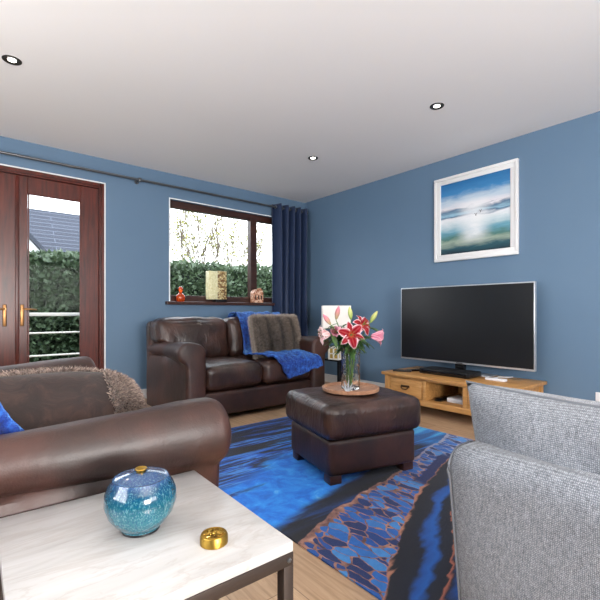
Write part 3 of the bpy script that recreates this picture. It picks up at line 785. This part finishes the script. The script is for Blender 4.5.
# electronics
bm = B(); box(bm, -.46, -.25, -2.615, -2.14, UZ+.004, UZ+.048, .006)
r = empty('set_top_box', (-.355, -2.38, UZ), R(0), label='black set-top box on the oak unit below the television', cat='set-top box')
obj('casing', bm, 'black_plastic', r, world=True)
bm = B(); box(bm, -.462, -.458, -2.59, -2.165, UZ+.012, UZ+.04, .001); lathe(bm, [(0, 0), (.008, 0), (.008, .003), (0, .003)], (0, 0, 0), 16)
vs = [v for v in bm.verts if abs(v.co.x) < .02 and abs(v.co.y) < .02 and abs(v.co.z) < .02]
bmesh.ops.transform(bm, matrix=Matrix.Translation((-.461, -2.38, UZ+.026)) @ Matrix.Rotation(-PI/2, 4, 'Y'), verts=vs)
obj('front_panel', bm, 'black_gloss', r, world=True)
for y in (-2.58, -2.18):
    for x in (-.44, -.27): bm = B(); box(bm, x-.01, x+.01, y-.01, y+.01, UZ, UZ+.005); obj('foot', bm, 'black_plastic', r, world=True)
def remote(name, x, y, z, rz, L, W, mat, label, n=8):
    r = empty(name, (x, y, z), rz, label=label, cat='remote control')
    bm = B(); softbox(bm, (0, 0, .009), (W, L, .018), .007, 6); obj('casing', bm, mat, r)
    bm = B()
    for i in range(n):
        for j in (-1, 0, 1): box(bm, j*W*.27-.004, j*W*.27+.004, -L*.4+i*L*.1-.003, -L*.4+i*L*.1+.003, .017, .0195)
    obj('buttons', bm, 'dark_steel', r)
remote('remote_control', -.50, -1.985, UZ, R(28), .17, .045, 'black_plastic', 'black remote control at the left end of the oak unit top')
remote('remote_control', -.40, -2.03, UZ, R(62), .14, .04, 'black_gloss', 'second black remote control lying between the set-top box and the other remote')
bm = B(); box(bm, -.36, -.31, -2.86, -2.70, UZ, UZ+.02, .005); o = obj('white_adaptor', bm, 'white_plastic', label='slim white plastic adaptor right of the set-top box', cat='adaptor')
bm = B(); tube(bm, [(-.33, -2.70, UZ+.01), (-.31, -2.68, UZ+.006), (-.27, -2.69, UZ+.005), (-.22, -2.73, UZ+.005), (-.17, -2.72, UZ+.005), (-.12, -2.78, UZ+.005), (-.075, -2.8, UZ+.005)], .004, 7)
obj('power_cable', bm, 'white_plastic', label='thin white cable trailing from the white adaptor toward the wall', cat='cable')
bm = B(); box(bm, -.50, -.32, -2.61, -2.44, .138, .176, .006); box(bm, -.502, -.499, -2.60, -2.45, .150, .158)
obj('white_media_box', bm, 'white_plastic', label='white plastic box on the open shelf of the oak unit', cat='media box')
bm = B(); box(bm, -.54, -.40, -2.41, -2.345, .138, .152, .004); box(bm, -.52, -.38, -2.40, -2.335, .152, .162, .003)
obj('black_case', bm, 'black_gloss', label='flat black case beside the white box on the open shelf', cat='case')

# television
TVX = -.25; y0, y1, z0, z1 = -3.043, -1.787, .437, 1.138
r = empty('television', (TVX, (y0+y1)/2, UZ), label='large flat television with a silver edge on the oak unit', cat='television')
bm = B(); box(bm, TVX-.004, TVX+.028, y0, y1, z0, z1, .004); obj('housing', bm, 'silver_plastic', r, world=True)
bm = B(); box(bm, TVX-.0055, TVX-.003, y0+.009, y1-.009, z0+.016, z1-.009); obj('screen', bm, 'tv_screen', r, smooth=False, world=True)
bm = B(); yc = (y0+y1)/2; box(bm, TVX+.028, TVX+.06, yc-.3, yc+.3, z0+.06, z0+.35, .01)
obj('rear_housing', bm, 'black_plastic', r, world=True)
bm = B(); box(bm, TVX+.0, TVX+.04, yc-.045, yc+.045, UZ+.012, z0+.08, .006); obj('stand_neck', bm, 'black_gloss', r, world=True)
bm = B(); box(bm, TVX+.01, TVX+.17, yc-.26, yc+.26, UZ, UZ+.012, .005); obj('stand_foot', bm, 'silver_plastic', r, world=True)
bm = B(); box(bm, TVX-.006, TVX-.002, yc-.03, yc+.03, z0+.004, z0+.012); obj('logo_strip', bm, 'black_plastic', r, smooth=False, world=True)

# framed picture
r = empty('framed_picture', (-.001, -2.416, 1.39), label='square seascape picture in a wide white frame on the blue wall', cat='picture')
py0, py1, pz0, pz1 = -2.822, -2.022, 1.392, 2.208
def frame(bm, a, b, c, d, w, x0, x1, bev):
    box(bm, x0, x1, a, b, d-w, d, bev); box(bm, x0, x1, a, b, c, c+w, bev); box(bm, x0, x1, a, a+w, c+w, d-w, bev); box(bm, x0, x1, b-w, b, c+w, d-w, bev)
bm = B(); frame(bm, py0, py1, pz0, pz1, .026, -.034, -.001, .004); frame(bm, py0+.026, py1-.026, pz0+.026, pz1-.026, .04, -.024, -.001, .003)
obj('frame', bm, 'white_paint', r, world=True)
bm = B(); box(bm, -.014, -.010, py0+.064, py1-.064, pz0+.064, pz1-.064); p = obj('print', bm, 'seascape_print', r, smooth=False, world=True)
for (a, b) in ((-2.445, 1.80), (-2.49, 1.825)):
    bm = B(); tube(bm, [(-.0155, a+.012, b+.01), (-.0155, a+.002, b), (-.0155, a-.002, b), (-.0155, a-.012, b+.012)], .0022, 5)
    tube(bm, [(-.0155, a, b), (-.0155, a, b-.014)], .003, 5)
    obj('painted_bird', bm, 'dark_steel', r, world=True)

# wall socket
r = empty('wall_socket', (0, -3.425, .25), label='white double wall socket at the right edge, low on the wall', cat='socket')
bm = B(); box(bm, -.012, 0, -3.50, -3.372, .21, .300, .003); obj('plate', bm, 'white_plastic', r, world=True)
for y in (-3.41, -3.46):
    bm = B(); box(bm, -.0145, -.011, y-.006, y+.006, .27, .288, .001); obj('switch', bm, 'white_plastic', r, world=True)

# ---------------------------------------------------------------- side table + lamp
STZ = .375; sx, sy = -.43, -.90
def ptn(u, v, k): p = at(u, v, k); return p
bm0 = at(337.5, 360.5, (.9-STZ)*415/48.3)
r = empty('metal_side_table', (bm0.x+.16, bm0.y+.13, 0), R(3), label='small black metal side table in the corner beside the sofa', cat='side table')
hx, hy = .17, .14
bm = B(); box(bm, -hx, hx, -hy, hy, STZ-.018, STZ, .003); obj('tabletop', bm, 'black_metal', r)
for a in (-1, 1):
    for b in (-1, 1):
        bm = B(); box(bm, a*hx-.0225*(a+1)/1*.5-.0*a, a*hx-.0225*(a+1)*.5+.0225, b*hy-.0225*(b+1)*.5, b*hy-.0225*(b+1)*.5+.0225, 0, STZ-.018, .002); obj('leg', bm, 'black_metal', r)
lx, ly = r.location.x-.0, r.location.y+.0
lp = at(336, 350, 4.60); lx, ly = lp.x, lp.y
r = empty('table_lamp', (lx, ly, STZ), R(18), label='table lamp with a white box shade behind the lilies', cat='lamp')
bm = B()
box(bm, -.065, .065, -.065, .065, 0, .014, .003); box(bm, -.065, .065, -.065, .065, .125, .14, .003)
for a in (-.065, .05):
    for b in (-.065, .05): box(bm, a, a+.015, b, b+.015, .014, .125)
for q in (-.0075,):
    box(bm, q, q+.015, -.065, -.055, .014, .125); box(bm, -.065, -.055, q, q+.015, .014, .125); box(bm, -.065, .065, -.064, -.056, .062, .074); box(bm, -.064, -.056, -.065, .065, .062, .074)
obj('base', bm, 'ceramic_white', r)
bm = B(); box(bm, -.05, .05, -.05, .05, .014, .125, .004); obj('inner_block', bm, 'amber_pane', r)
bm = B(); tube(bm, [(0, 0, .14), (0, 0, .42)], .009, 10); obj('stem', bm, 'ceramic_white', r)
bm = B()
hw, hd, zz0, zz1 = .155, .10, .345, .595
for (a, b, c, d) in ((-hw, hw, -hd, -hd+.004), (-hw, hw, hd-.004, hd), (-hw, -hw+.004, -hd, hd), (hw-.004, hw, -hd, hd)): box(bm, a, b, c, d, zz0, zz1, .001)
tube(bm, [(-hw, 0, .42), (hw, 0, .42)], .003, 6)
o = obj('lamp_shade', bm, 'lamp_shade', r); o.rotation_euler = (0, 0, R(-18-39))

# ---------------------------------------------------------------- things on the sill
SZ = WZ0+.0305
bm = B(); lathe(bm, [(0, 0), (.034, 0), (.043, .01), (.046, .05), (.04, .075), (.022, .092), (.014, .102), (.014, .118), (.022, .132), (.024, .15), (.018, .168), (.008, .178), (0, .18)], (0, 0, 0), 28)
o = obj('orange_bottle', bm, 'orange_glass', label='small orange glass bottle at the left end of the window sill', cat='bottle'); o.location = (-1.80, -.008, SZ); o.scale = (1.12, 1.0, .92)
r = empty('mosaic_lantern', (-1.365, -.012, SZ), R(0), label='tall square patterned lantern on the sill in the middle of the window', cat='lantern')
bm = B(); box(bm, -.03, .115, -.042, .038, 0, .03, .004); obj('stand', bm, 'black_metal', r)
bm = B(); box(bm, -.004, .112, -.044, .044, .03, .36, .003); box(bm, -.005, .114, -.046, .046, .19, .20, .002); obj('patterned_panel', bm, 'mosaic_gold', r)
bm = B(); box(bm, -.115, -.004, -.042, .042, .03, .355, .003)
for z in (.11, .19, .27): box(bm, -.117, -.004, -.044, .044, z, z+.004)
obj('pale_panel', bm, 'mosaic_pale', r)
r = empty('house_ornament', (-.80, -.012, SZ), R(0), label='small house-shaped patterned ornament at the right end of the sill', cat='ornament')
bm = B(); box(bm, -.07, .07, -.04, .04, 0, .125, .003)
g = [bm.verts.new(p) for p in ((-.005, -.042, .125), (.07, -.042, .125), (.033, -.042, .185), (-.005, .042, .125), (.07, .042, .125), (.033, .042, .185))]
for f in ((0, 1, 2), (3, 5, 4), (0, 3, 4, 1), (1, 4, 5, 2), (2, 5, 3, 0)): bm.faces.new([g[i] for i in f])
g = [bm.verts.new(p) for p in ((-.07, -.042, .125), (-.006, -.042, .125), (-.038, -.042, .165), (-.07, .042, .125), (-.006, .042, .125), (-.038, .042, .165))]
for f in ((0, 1, 2), (3, 5, 4), (0, 3, 4, 1), (1, 4, 5, 2), (2, 5, 3, 0)): bm.faces.new([g[i] for i in f])
obj('walls', bm, 'mosaic_pink', r, smooth=False)
bm = B()
for x in (-.045, .0, .04): box(bm, x-.01, x+.01, -.0425, -.039, .04, .09)
obj('openings', bm, 'mahogany_dark', r)

# ---------------------------------------------------------------- marble table with jar and tin
TT = .492
r = empty('marble_side_table', (-3.438, -3.556, 0), R(-1.5), label='marble-topped side table with a bronze metal frame beside the near sofa', cat='side table')
hx, hy = .207, .2125
bm = B(); box(bm, -hx, hx, -hy, hy, TT-.019, TT, .0025); obj('marble_top', bm, 'marble', r)
bm = B(); f = .021; zt = TT-.0195
for a, b, c, d in ((-hx, hx, -hy, -hy+f), (-hx, hx, hy-f, hy), (-hx, -hx+f, -hy+f, hy-f), (hx-f, hx, -hy+f, hy-f)): box(bm, a, b, c, d, zt-.022, zt, .001)
obj('frame', bm, 'bronze_frame', r)
for a in (-1, 1):
    for b in (-1, 1):
        xa = -hx if a < 0 else hx-f; yb = -hy if b < 0 else hy-f
        bm = B(); box(bm, xa, xa+f, yb, yb+f, 0, zt-.022, .001); obj('leg', bm, 'bronze_frame', r)
bm = B(); lathe(bm, [(0, 0), (.0045, 0), (.0045, .0025), (.003, .004), (0, .004)], (0, 0, 0), 6); xform(bm, (hx-.0105, -hy, zt-.011), (PI/2, 0, 0)); obj('bolt', bm, 'dark_steel', r)

jp = at(141, 535, (.9-TT)*415/(529-312))
r = empty('ceramic_jar', (jp.x, jp.y+.0, TT), label='round speckled teal ceramic jar with a small gold neck', cat='jar')
bm = B(); lathe(bm, [(0, 0), (.03, 0), (.034, .004), (.034, .007), (.046, .018), (.058, .034), (.0645, .054), (.063, .073), (.058, .085), (.051, .0955), (.0495, .0985), (.0475, .0985), (.044, .0985), (.03, .1045), (.015, .107), (.008, .1075), (0, .1075)], (0, 0, 0), 64)
obj('body', bm, 'teal_glaze', r)
bm = B(); lathe(bm, [(.0, .107), (.0075, .1065), (.0085, .108), (.009, .1115), (.0115, .1135), (.0105, .1148), (.006, .113), (.0, .110)], (0, 0, 0), 28); obj('neck', bm, 'gold_plain', r)
bm = B(); lathe(bm, [(0, -.0002), (.031, -.0002), (.0345, .002), (.0345, .0055), (.03, .006)], (0, 0, 0), 40); obj('foot_ring', bm, 'black_plastic', r)
gp = at(214, 540, (.9-TT-.008)*415/(538-312))
r = empty('trinket_tin', (gp.x, gp.y, TT), label='small round gold embossed tin on the marble top', cat='tin')
bm = B(); lathe(bm, [(0, 0), (.0235, 0), (.0245, .001), (.0245, .012), (.0235, .0135), (.0235, .0145), (.0225, .0165), (.019, .0178), (.018, .0172), (0, .0172)], (0, 0, 0), 40); obj('body', bm, 'gold_plain', r)
bm = B()
for q in range(9):
    an = q*2*PI/9; c = Vector((.0115*math.cos(an), .0115*math.sin(an), .0175)); d = Vector((math.cos(an), math.sin(an), 0)); t = Vector((-d.y, d.x, 0))
    tube(bm, [c-d*.006, c+t*.0025, c+d*.006, c-t*.0025, c-d*.006], .0011, 6)
tube(bm, [(.004*math.cos(a*PI/4), .004*math.sin(a*PI/4), .018) for a in range(9)], .0013, 6)
lathe(bm, [(0, .0185), (.0025, .018), (.003, .0172)], (0, 0, 0), 12)
obj('embossing', bm, 'gold_tin', r)

# ---------------------------------------------------------------- grey sofa at the right edge
r = empty('grey_sofa', (-2.5, -4.8, 0), label='light grey woven fabric sofa seen from behind at the right edge', cat='sofa')
def lean(q):
    return q+Vector((.14*(.30-q.z), 0, 0))
bm = B(); softbox(bm, (-2.815, -4.70, .315), (.17, 1.70, .60), .055, 20, puff=(.01, .0, .0), wr=.0025, wf=5, fn=lean)
obj('backrest', bm, 'fabric_grey', r, world=True)
pp = []
for z in [.04+.5*i/10 for i in range(11)]: pp.append((-2.893+.14*(.615-z), -3.870, z))
for a in range(1, 8):
    t = a/7*PI/2; pp.append((-2.893+.05*(1-math.cos(t)), -3.870, .552+.052*math.sin(t)))
pp += [(-2.80, -3.870, .606), (-2.775, -3.870, .598)]
bm = B(); tube(bm, pp, .0024, 8); obj('piping', bm, 'piping_grey', r, world=True)
bm = B(); softbox(bm, (-2.40, -4.73, .19), (.70, 1.68, .26), .02, 8); obj('base', bm, 'fabric_grey', r, world=True)
for y in (-3.985, -5.475):
    bm = B(); softbox(bm, (-2.40, y, .30), (.74, .17, .46), .05, 12); obj('armrest', bm, 'fabric_grey', r, world=True)
for y in (-4.395, -5.065):
    bm = B(); softbox(bm, (-2.37, y, .385), (.66, .655, .15), .05, 14, puff=(0, 0, .015)); obj('seat_cushion', bm, 'fabric_grey', r, world=True)
CW, CH, CT = .70, .42, .25
for y in (-4.185, -4.895):
    m = ((-2.712, y, .525), (R(9), R(0), R(90)))
    bm = B(); pillow(bm, CW, CH, CT, 40, .08, .32, wr=.016)
    # own x runs along y of the room
    xform(bm, (0, 0, 0), (R(-10), 0, 0)); xform(bm, (-2.712, y, .525), (0, 0, R(90)))
    o = obj('back_cushion', bm, 'fabric_grey', r, smooth='all', world=True)
    bm = B(); tube(bm, outline(CW, CH, .08, 26), .0032, 6, caps=False); xform(bm, (0, 0, 0), (R(-10), 0, 0)); xform(bm, (-2.712, y, .525), (0, 0, R(90)))
    obj('piping', bm, 'piping_grey', o, world=True)
for x in (-2.8, -2.15):
    for y in (-3.98, -5.48):
        bm = B(); box(bm, x-.025, x+.025, y-.025, y+.025, .008 if y > -4 else 0, .065, .004); obj('foot', bm, 'black_plastic', r, world=True)

# ---------------------------------------------------------------- fur cushions and throws
def fur_cushion(label, w, h, t, m_rot, loc, colf, density, length, velvet=False, edge_only=False):
    root = empty('fur_cushion', loc, label=label, cat='cushion')
    bm = B(); pillow(bm, w, h, t, 30, 0 if velvet else .03, .36, wr=.006, rc=.14 if velvet else 0)
    cols = []
    loc0 = []
    if not velvet:
        for v in bm.verts:   # channelled surface: vertical pleats
            s = v.co.x/w*4.0
            v.co.y *= 1-.16*abs(math.cos(PI*s))**6
    body_verts = [v.co.copy() for v in bm.verts]
    hb = B(); hc = []
    bm.normal_update(); faces = list(bm.faces); areas = [f.calc_area() for f in faces]
    tot = sum(areas); n = density; rnd = random.Random(5)
    import bisect, itertools
    acc = list(itertools.accumulate(areas))
    bmesh.ops.recalc_face_normals(bm, faces=faces)
    cnt = 0
    while cnt < n:
        f = faces[bisect.bisect_left(acc, rnd.random()*tot)]
        vs = [x.co for x in f.verts]; a, b = rnd.random(), rnd.random()
        p = vs[0].lerp(vs[1], a).lerp(vs[3].lerp(vs[2], a), b) if len(vs) == 4 else vs[0]
        ex = max(abs(p.x)/(w/2), abs(p.z)/(h/2))
        if edge_only and ex < (.90 if p.x < .19 else .6) and not (p.y > 0): continue
        cnt += 1
        nr = f.normal.copy()
        d = (nr*(.6 if edge_only else 1.0)+Vector((rnd.uniform(-.6, .6), rnd.uniform(-.3, .3), rnd.uniform(-.9, .4)))+Vector((p.x, 0, p.z)).normalized()*max(0, ex-.75)*3).normalized()
        L = length*rnd.uniform(.6, 1.2); side = d.cross(nr); side = side.normalized() if side.length > .01 else Vector((1, 0, 0)); wd = .0008 if edge_only else .0013
        q0 = hb.verts.new(p-side*wd); q1 = hb.verts.new(p+side*wd); q2 = hb.verts.new(p+d*L*.6+side*wd*.6+nr*.002); q3 = hb.verts.new(p+d*L+Vector((0, 0, -.003)))
        hb.faces.new((q0, q1, q2)); hb.faces.new((q0, q2, q3))
        c = colf(p, rnd); tip = Vector(c)*1.25
        hc += [Vector(c)*.75, Vector(c)*.75, Vector(c), tip]
    rt = Matrix.Rotation(m_rot[2], 4, 'Z') @ Matrix.Rotation(m_rot[1], 4, 'Y') @ Matrix.Rotation(m_rot[0], 4, 'X')
    bmesh.ops.transform(bm, matrix=rt, verts=bm.verts); bmesh.ops.transform(hb, matrix=rt, verts=hb.verts)
    o = obj('cover', bm, 'velvet_brown' if velvet else 'fur', root, smooth='all')
    if not velvet:
        rnd2 = random.Random(3); set_cols(o, lambda i, co: Vector(colf(body_verts[i], rnd2))*.6)
    me = bpy.data.meshes.new('fur_pile'); hb.to_mesh(me); hb.free(); me.materials.append(M['fur'])
    ho = bpy.data.objects.new('fur_pile', me); COL.objects.link(ho); ho.parent = root
    a = me.color_attributes.new('Col', 'FLOAT_COLOR', 'POINT')
    for i, c in enumerate(hc): a.data[i].color = (min(1, c[0]), min(1, c[1]), min(1, c[2]), 1)
    return root
def stripe(p, rnd):
    s = abs(math.cos(PI*p.x/.56*4.0)); g = s**9; k = rnd.random()
    c = Vector(rgb(96, 80, 70)).lerp(Vector(rgb(196, 180, 164)), k**1.5)
    c = c.lerp(Vector(rgb(30, 22, 20)), g*.85)
    if p.z > .185 or abs(p.x) > .262: c = c.lerp(Vector(rgb(200, 188, 176)), .6)
    return c
def brownfur(p, rnd):
    return Vector(rgb(70, 52, 46)).lerp(Vector(rgb(170, 150, 138)), rnd.random()**1.3)
fur_cushion('grey-brown fur cushion with dark vertical stripes on the far sofa', .56, .41, .15, (R(-14), 0, R(3)), (-1.27, -1.06, .655), stripe, 45000, .04)
fur_cushion('brown velvet cushion with fur edging propped on the near sofa', .58, .38, .15, (R(-48), 0, R(-3)), (-3.515, -2.95, .565), brownfur, 60000, .022, velvet=True, edge_only=True)

def cloth(label, rows, nt, mat, amp=.006, fringe=True, smooth_n=4):
    """rows: list of (left point, right point) along the cloth's length, interpolated smoothly"""
    root = empty('blue_throw', rows[len(rows)//2][0], label=label, cat='throw')
    def cr(a, b, c, d, u): return .5*((2*b)+(c-a)*u+(2*a-5*b+4*c-d)*u*u+(3*b-a-3*c+d)*u**3)
    L = [Vector(a) for a, b in rows]; Q = [Vector(b) for a, b in rows]; line = []
    for i in range(len(rows)-1):
        for t in range(8):
            u = t/8; f = lambda A: cr(A[max(i-1, 0)], A[i], A[i+1], A[min(i+2, len(A)-1)], u)
            line.append((f(L), f(Q)))
    line.append((L[-1], Q[-1]))
    bm = B(); g = []
    for j, (a, b) in enumerate(line):
        row = []
        for i in range(nt+1):
            p = a.lerp(b, i/nt)
            n = noise.noise(p*9)+.8*noise.noise(p*22+Vector((3, 1, 2)))+.35*noise.noise(p*55)
            p = p+Vector((0, -.35*amp, 1)).normalized()*amp*(n+.6)
            row.append(bm.verts.new(p))
        g.append(row)
    for j in range(len(g)-1):
        for i in range(nt): bm.faces.new((g[j][i], g[j][i+1], g[j+1][i+1], g[j+1][i]))
    o = obj('fabric', bm, mat, root, smooth='all', world=True)
    m = o.modifiers.new('s', 'SOLIDIFY'); m.thickness = .012; m.offset = 1
    return root
cloth('blue plush throw draped over the back and seat of the far sofa', [
    ((-1.46, -.40, .74), (-.88, -.40, .72)), ((-1.46, -.45, .83), (-.88, -.45, .82)), ((-1.46, -.54, .872), (-.88, -.53, .868)), ((-1.47, -.64, .862), (-.90, -.64, .855)),
    ((-1.49, -.745, .77), (-1.0, -.745, .76)), ((-1.50, -.81, .62), (-1.04, -.81, .61)), ((-1.53, -.87, .515), (-1.06, -.87, .51)), ((-1.62, -1.02, .495), (-1.06, -1.0, .50)),
    ((-1.60, -1.18, .495), (-1.055, -1.14, .505)), ((-1.52, -1.30, .49), (-1.05, -1.29, .50)), ((-1.46, -1.372, .43), (-1.00, -1.375, .46)), ((-1.43, -1.385, .36), (-.97, -1.385, .41)), ((-1.38, -1.388, .29), (-.96, -1.388, .37))], 40, 'throw_blue', .018)
cloth('bright blue throw at the left edge, over the near sofa cushion', [
    ((-3.86, -2.86, .72), (-3.68, -2.90, .72)), ((-3.88, -3.00, .755), (-3.67, -3.00, .735)), ((-3.86, -3.10, .74), (-3.65, -3.10, .725)), ((-3.84, -3.15, .68), (-3.625, -3.16, .69)), ((-3.84, -3.18, .63), (-3.60, -3.185, .64)), ((-3.84, -3.19, .60), (-3.565, -3.20, .60))], 20, 'throw_blue', .010)

# ---------------------------------------------------------------- outside
bm = B(); box(bm, -30, 25, TH, 40, -.35, -.25); struct('ground', bm, 'grass')
bm = B(); box(bm, -6, 2, TH, 1.45, -.25, -.02); struct('terrace', bm, 'deck')
r = empty('terrace_railing', (-3.1, 1.3, -.02), label='pale metal railing outside the patio doors', cat='railing')
bm = B(); box(bm, -5.5, -1.95, 1.28, 1.33, .852, .892, .006); obj('handrail', bm, 'rail_white', r, world=True)
for z in (.655, .39, .13):
    bm = B(); tube(bm, [(-5.5, 1.305, z), (-1.95, 1.305, z)], .01, 8); obj('rail_bar', bm, 'rail_white', r, world=True)
for x in (-5.45, -3.72, -2.0):
    bm = B(); box(bm, x-.02, x+.02, 1.285, 1.325, -.02, .852, .003); obj('post', bm, 'rail_white', r, world=True)
# hedge: lumpy core and leaves
def leaves_on(bm, pts, size, rnd):
    for p, nr in pts:
        d = (nr+Vector((rnd.uniform(-1, 1), rnd.uniform(-1, 1), rnd.uniform(-1, .8)))).normalized(); s = d.cross(Vector((rnd.uniform(-1, 1), rnd.uniform(-1, 1), rnd.uniform(-1, 1)))).normalized()
        L = size*rnd.uniform(.6, 1.3); w = L*.33
        a = bm.verts.new(p); b = bm.verts.new(p+d*L*.5+s*w); c = bm.verts.new(p+d*L); e = bm.verts.new(p+d*L*.5-s*w); bm.faces.new((a, b, c, e))
rnd = random.Random(11)
def hedge(name, x0, x1, y0, y1, h, n, label, size=.09):
    r = empty(name, ((x0+x1)/2, (y0+y1)/2, -.25), label=label, cat='hedge')
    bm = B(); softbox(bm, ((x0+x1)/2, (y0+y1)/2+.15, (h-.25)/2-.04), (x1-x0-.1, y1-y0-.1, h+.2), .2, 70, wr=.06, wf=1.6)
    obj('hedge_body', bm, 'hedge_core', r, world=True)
    bm = B(); pts = []
    for i in range(n):
        x = rnd.uniform(x0, x1); 
        if rnd.random() < .8:
            z = rnd.uniform(-.2, h); y = y0-.05-.13*noise.noise(Vector((x*1.8, z*1.8, 0)))+rnd.uniform(-.05, .12); nr = Vector((0, -1, .2))
            if z > h-.3: y += (z-h+.3)*.6
        else:
            y = rnd.uniform(y0, y1); z = h+.10*noise.noise(Vector((x*2, y*2, 5)))+rnd.uniform(-.1, .1); nr = Vector((0, -.3, 1))
        pts.append((Vector((x, y, z)), nr))
    leaves_on(bm, pts, size, rnd)
    obj('leaves', bm, 'foliage', r, smooth=False, world=True)
hedge('hedge', -5.4, 3.2, 3.0, 4.0, 1.74, 38000, 'dense green hedge standing outside beyond the patio doors and window')
# tree
r = empty('garden_tree', (2.3, 6.6, -.25), label='sparse leafy multi-stemmed tree behind the hedge', cat='tree')
tb = B(); tips = []
def branch(p, d, L, rad, lev):
    pts = [p]; q = p.copy(); dd = d.copy()
    for i in range(5):
        dd = (dd+Vector((rnd.uniform(-.12, .12), rnd.uniform(-.12, .12), rnd.uniform(-.02, .10)))).normalized(); q = q+dd*L/5; pts.append(q.copy())
        if lev >= 2: tips.append(q.copy())
    tube(tb, pts, [rad*(1-.5*i/5) for i in range(6)], 6)
    if lev < 3:
        for i in range(4):
            b = pts[rnd.randint(2, 5)]; nd = (dd+Vector((rnd.uniform(-.7, .7), rnd.uniform(-.6, .6), rnd.uniform(-.1, .5)))).normalized()
            branch(b, nd, L*.6, rad*.5, lev+1)
for i in range(11):
    a = i*2*PI/11; branch(Vector((2.3+.12*math.cos(a), 6.6+.12*math.sin(a), -.25)), Vector((.33*math.cos(a), .25*math.sin(a), 1)).normalized(), 2.55*rnd.uniform(.85, 1.1), .03, 0)
obj('branches', tb, 'bark', r, world=True)
lb = B(); leaves_on(lb, [(t+Vector((rnd.uniform(-.1, .1), rnd.uniform(-.1, .1), rnd.uniform(-.1, .1))), Vector((0, 0, .2))) for t in tips if rnd.random() < .8 for _ in range(1)], .07, rnd)
obj('foliage', lb, 'tree_leaf', r, smooth=False, world=True)
# neighbouring house
r = empty('neighbour_house', (-1.5, 10, -.25), label='white neighbouring house with a slate roof beyond the hedge', cat='house')
bm = B(); box(bm, -8, .4, 8.6, 15, -.25, 2.0); obj('walls', bm, 'render_white', r, smooth=False, world=True)
L = 12; ang = math.atan2(1.85, 1.6)
bm = B(); box(bm, -7, 2.2, 0, 3.0, -.08, 0); o = obj('roof', bm, 'slate', r, smooth=False); o.location = (0, 8.25-10, 1.75+.25); o.rotation_euler = (R(48), 0, 0)
bm = B(); box(bm, -2.2, 7, 0, 3.0, -.08, 0); o = obj('roof', bm, 'slate', r, smooth=False); o.location = (0, 8.25+4.02-10, 1.75+.25); o.rotation_euler = (R(48), 0, PI)
bm = B(); g0 = [(-5.4, 7.2, -.25), (-1.35, 7.2, -.25), (-1.35, 7.2, 1.45), (-3.38, 7.2, 3.75), (-5.4, 7.2, 1.45)]
a = [bm.verts.new(p) for p in g0]; b = [bm.verts.new((p[0], 9.4, p[2])) for p in g0]
bm.faces.new(a); bm.faces.new(b[::-1])
for i in range(5): bm.faces.new((a[i], a[(i+1) % 5], b[(i+1) % 5], b[i]))
obj('gable', bm, 'render_white', r, smooth=False, world=True)
for s in (1,):
    bm = B(); p = [(-3.38, 3.77), (-1.15, 1.24), (-1.15, 1.36), (-3.38, 3.87)]
    a = [bm.verts.new((q[0], 7.05, q[1])) for q in p]; b = [bm.verts.new((q[0], 9.6, q[1])) for q in p]
    bm.faces.new(a); bm.faces.new(b[::-1])
    for i in range(4): bm.faces.new((a[i], a[(i+1) % 4], b[(i+1) % 4], b[i]))
    obj('gable_roof', bm, 'slate', r, smooth=False, world=True)

# ---------------------------------------------------------------- light
w = bpy.data.worlds.new('overcast_sky'); S.world = w; w.use_nodes = True; nt = w.node_tree
bg = nt.nodes['Background']; tc = nt.nodes.new('ShaderNodeTexCoord'); sp = nt.nodes.new('ShaderNodeSeparateXYZ'); rp = nt.nodes.new('ShaderNodeValToRGB')
nt.links.new(tc.outputs['Generated'], sp.inputs[0]); nt.links.new(sp.outputs[2], rp.inputs[0]); nt.links.new(rp.outputs[0], bg.inputs[0])
rp.color_ramp.elements[0].color = (.95, .97, 1, 1); rp.color_ramp.elements[1].color = (.80, .88, 1, 1); bg.inputs[1].default_value = 3.6
def area(name, loc, rot, sx, sy, e, col=(1, 1, 1), portal=False):
    l = bpy.data.lights.new(name, 'AREA'); l.shape = 'RECTANGLE'; l.size = sx; l.size_y = sy; l.energy = e; l.color = col
    if portal: l.cycles.is_portal = True
    o = bpy.data.objects.new(name, l); COL.objects.link(o); o.location = loc; o.rotation_euler = rot; return o
# added fill lights, standing in the unseen rear and left openings, facing in
area('rear_fill', (-2.1, YR-.16, 1.5), (R(90), 0, 0), 1.7, 1.1, 18, (1, .97, .94))
area('side_fill', (XL-.16, -3.6, 1.5), (R(90), 0, R(-90)), 1.9, 1.1, 18, (1, .97, .95))
up = area('ceiling_fill', (-3.4, -6.3, 1.0), (R(180-52), 0, R(-12)), .8, .8, 112, (1, .96, .92))  # added fill aimed up to brighten the ceiling; no lamp stands here
area('left_ceiling_fill', (-5.2, -2.6, .9), (R(180-25), 0, R(-90)), .5, .5, 34, (1, .97, .94))  # second fill added out of view at the left to lift the ceiling
area('door_portal', ((DX0+DX1)/2, TH-.02, 1.08), (R(-90), 0, 0), 1.41, 2.15, 1, portal=True)
area('window_portal', ((WX0+WX1)/2, TH-.02, 1.55), (R(-90), 0, 0), 1.41, 1.14, 1, portal=True)

# ---------------------------------------------------------------- camera
cam = bpy.data.cameras.new('camera'); co = bpy.data.objects.new('camera', cam); COL.objects.link(co)
co.location = CAM; co.rotation_euler = (PI/2, 0, CA-PI/2)
cam.sensor_width = 36; cam.lens = 415/600*36; cam.shift_y = .02; cam.clip_start = .02; cam.clip_end = 200
S.camera = co
S.view_settings.view_transform = 'Standard'; S.view_settings.look = 'None'; S.view_settings.gamma = 1; S.view_settings.exposure = .66
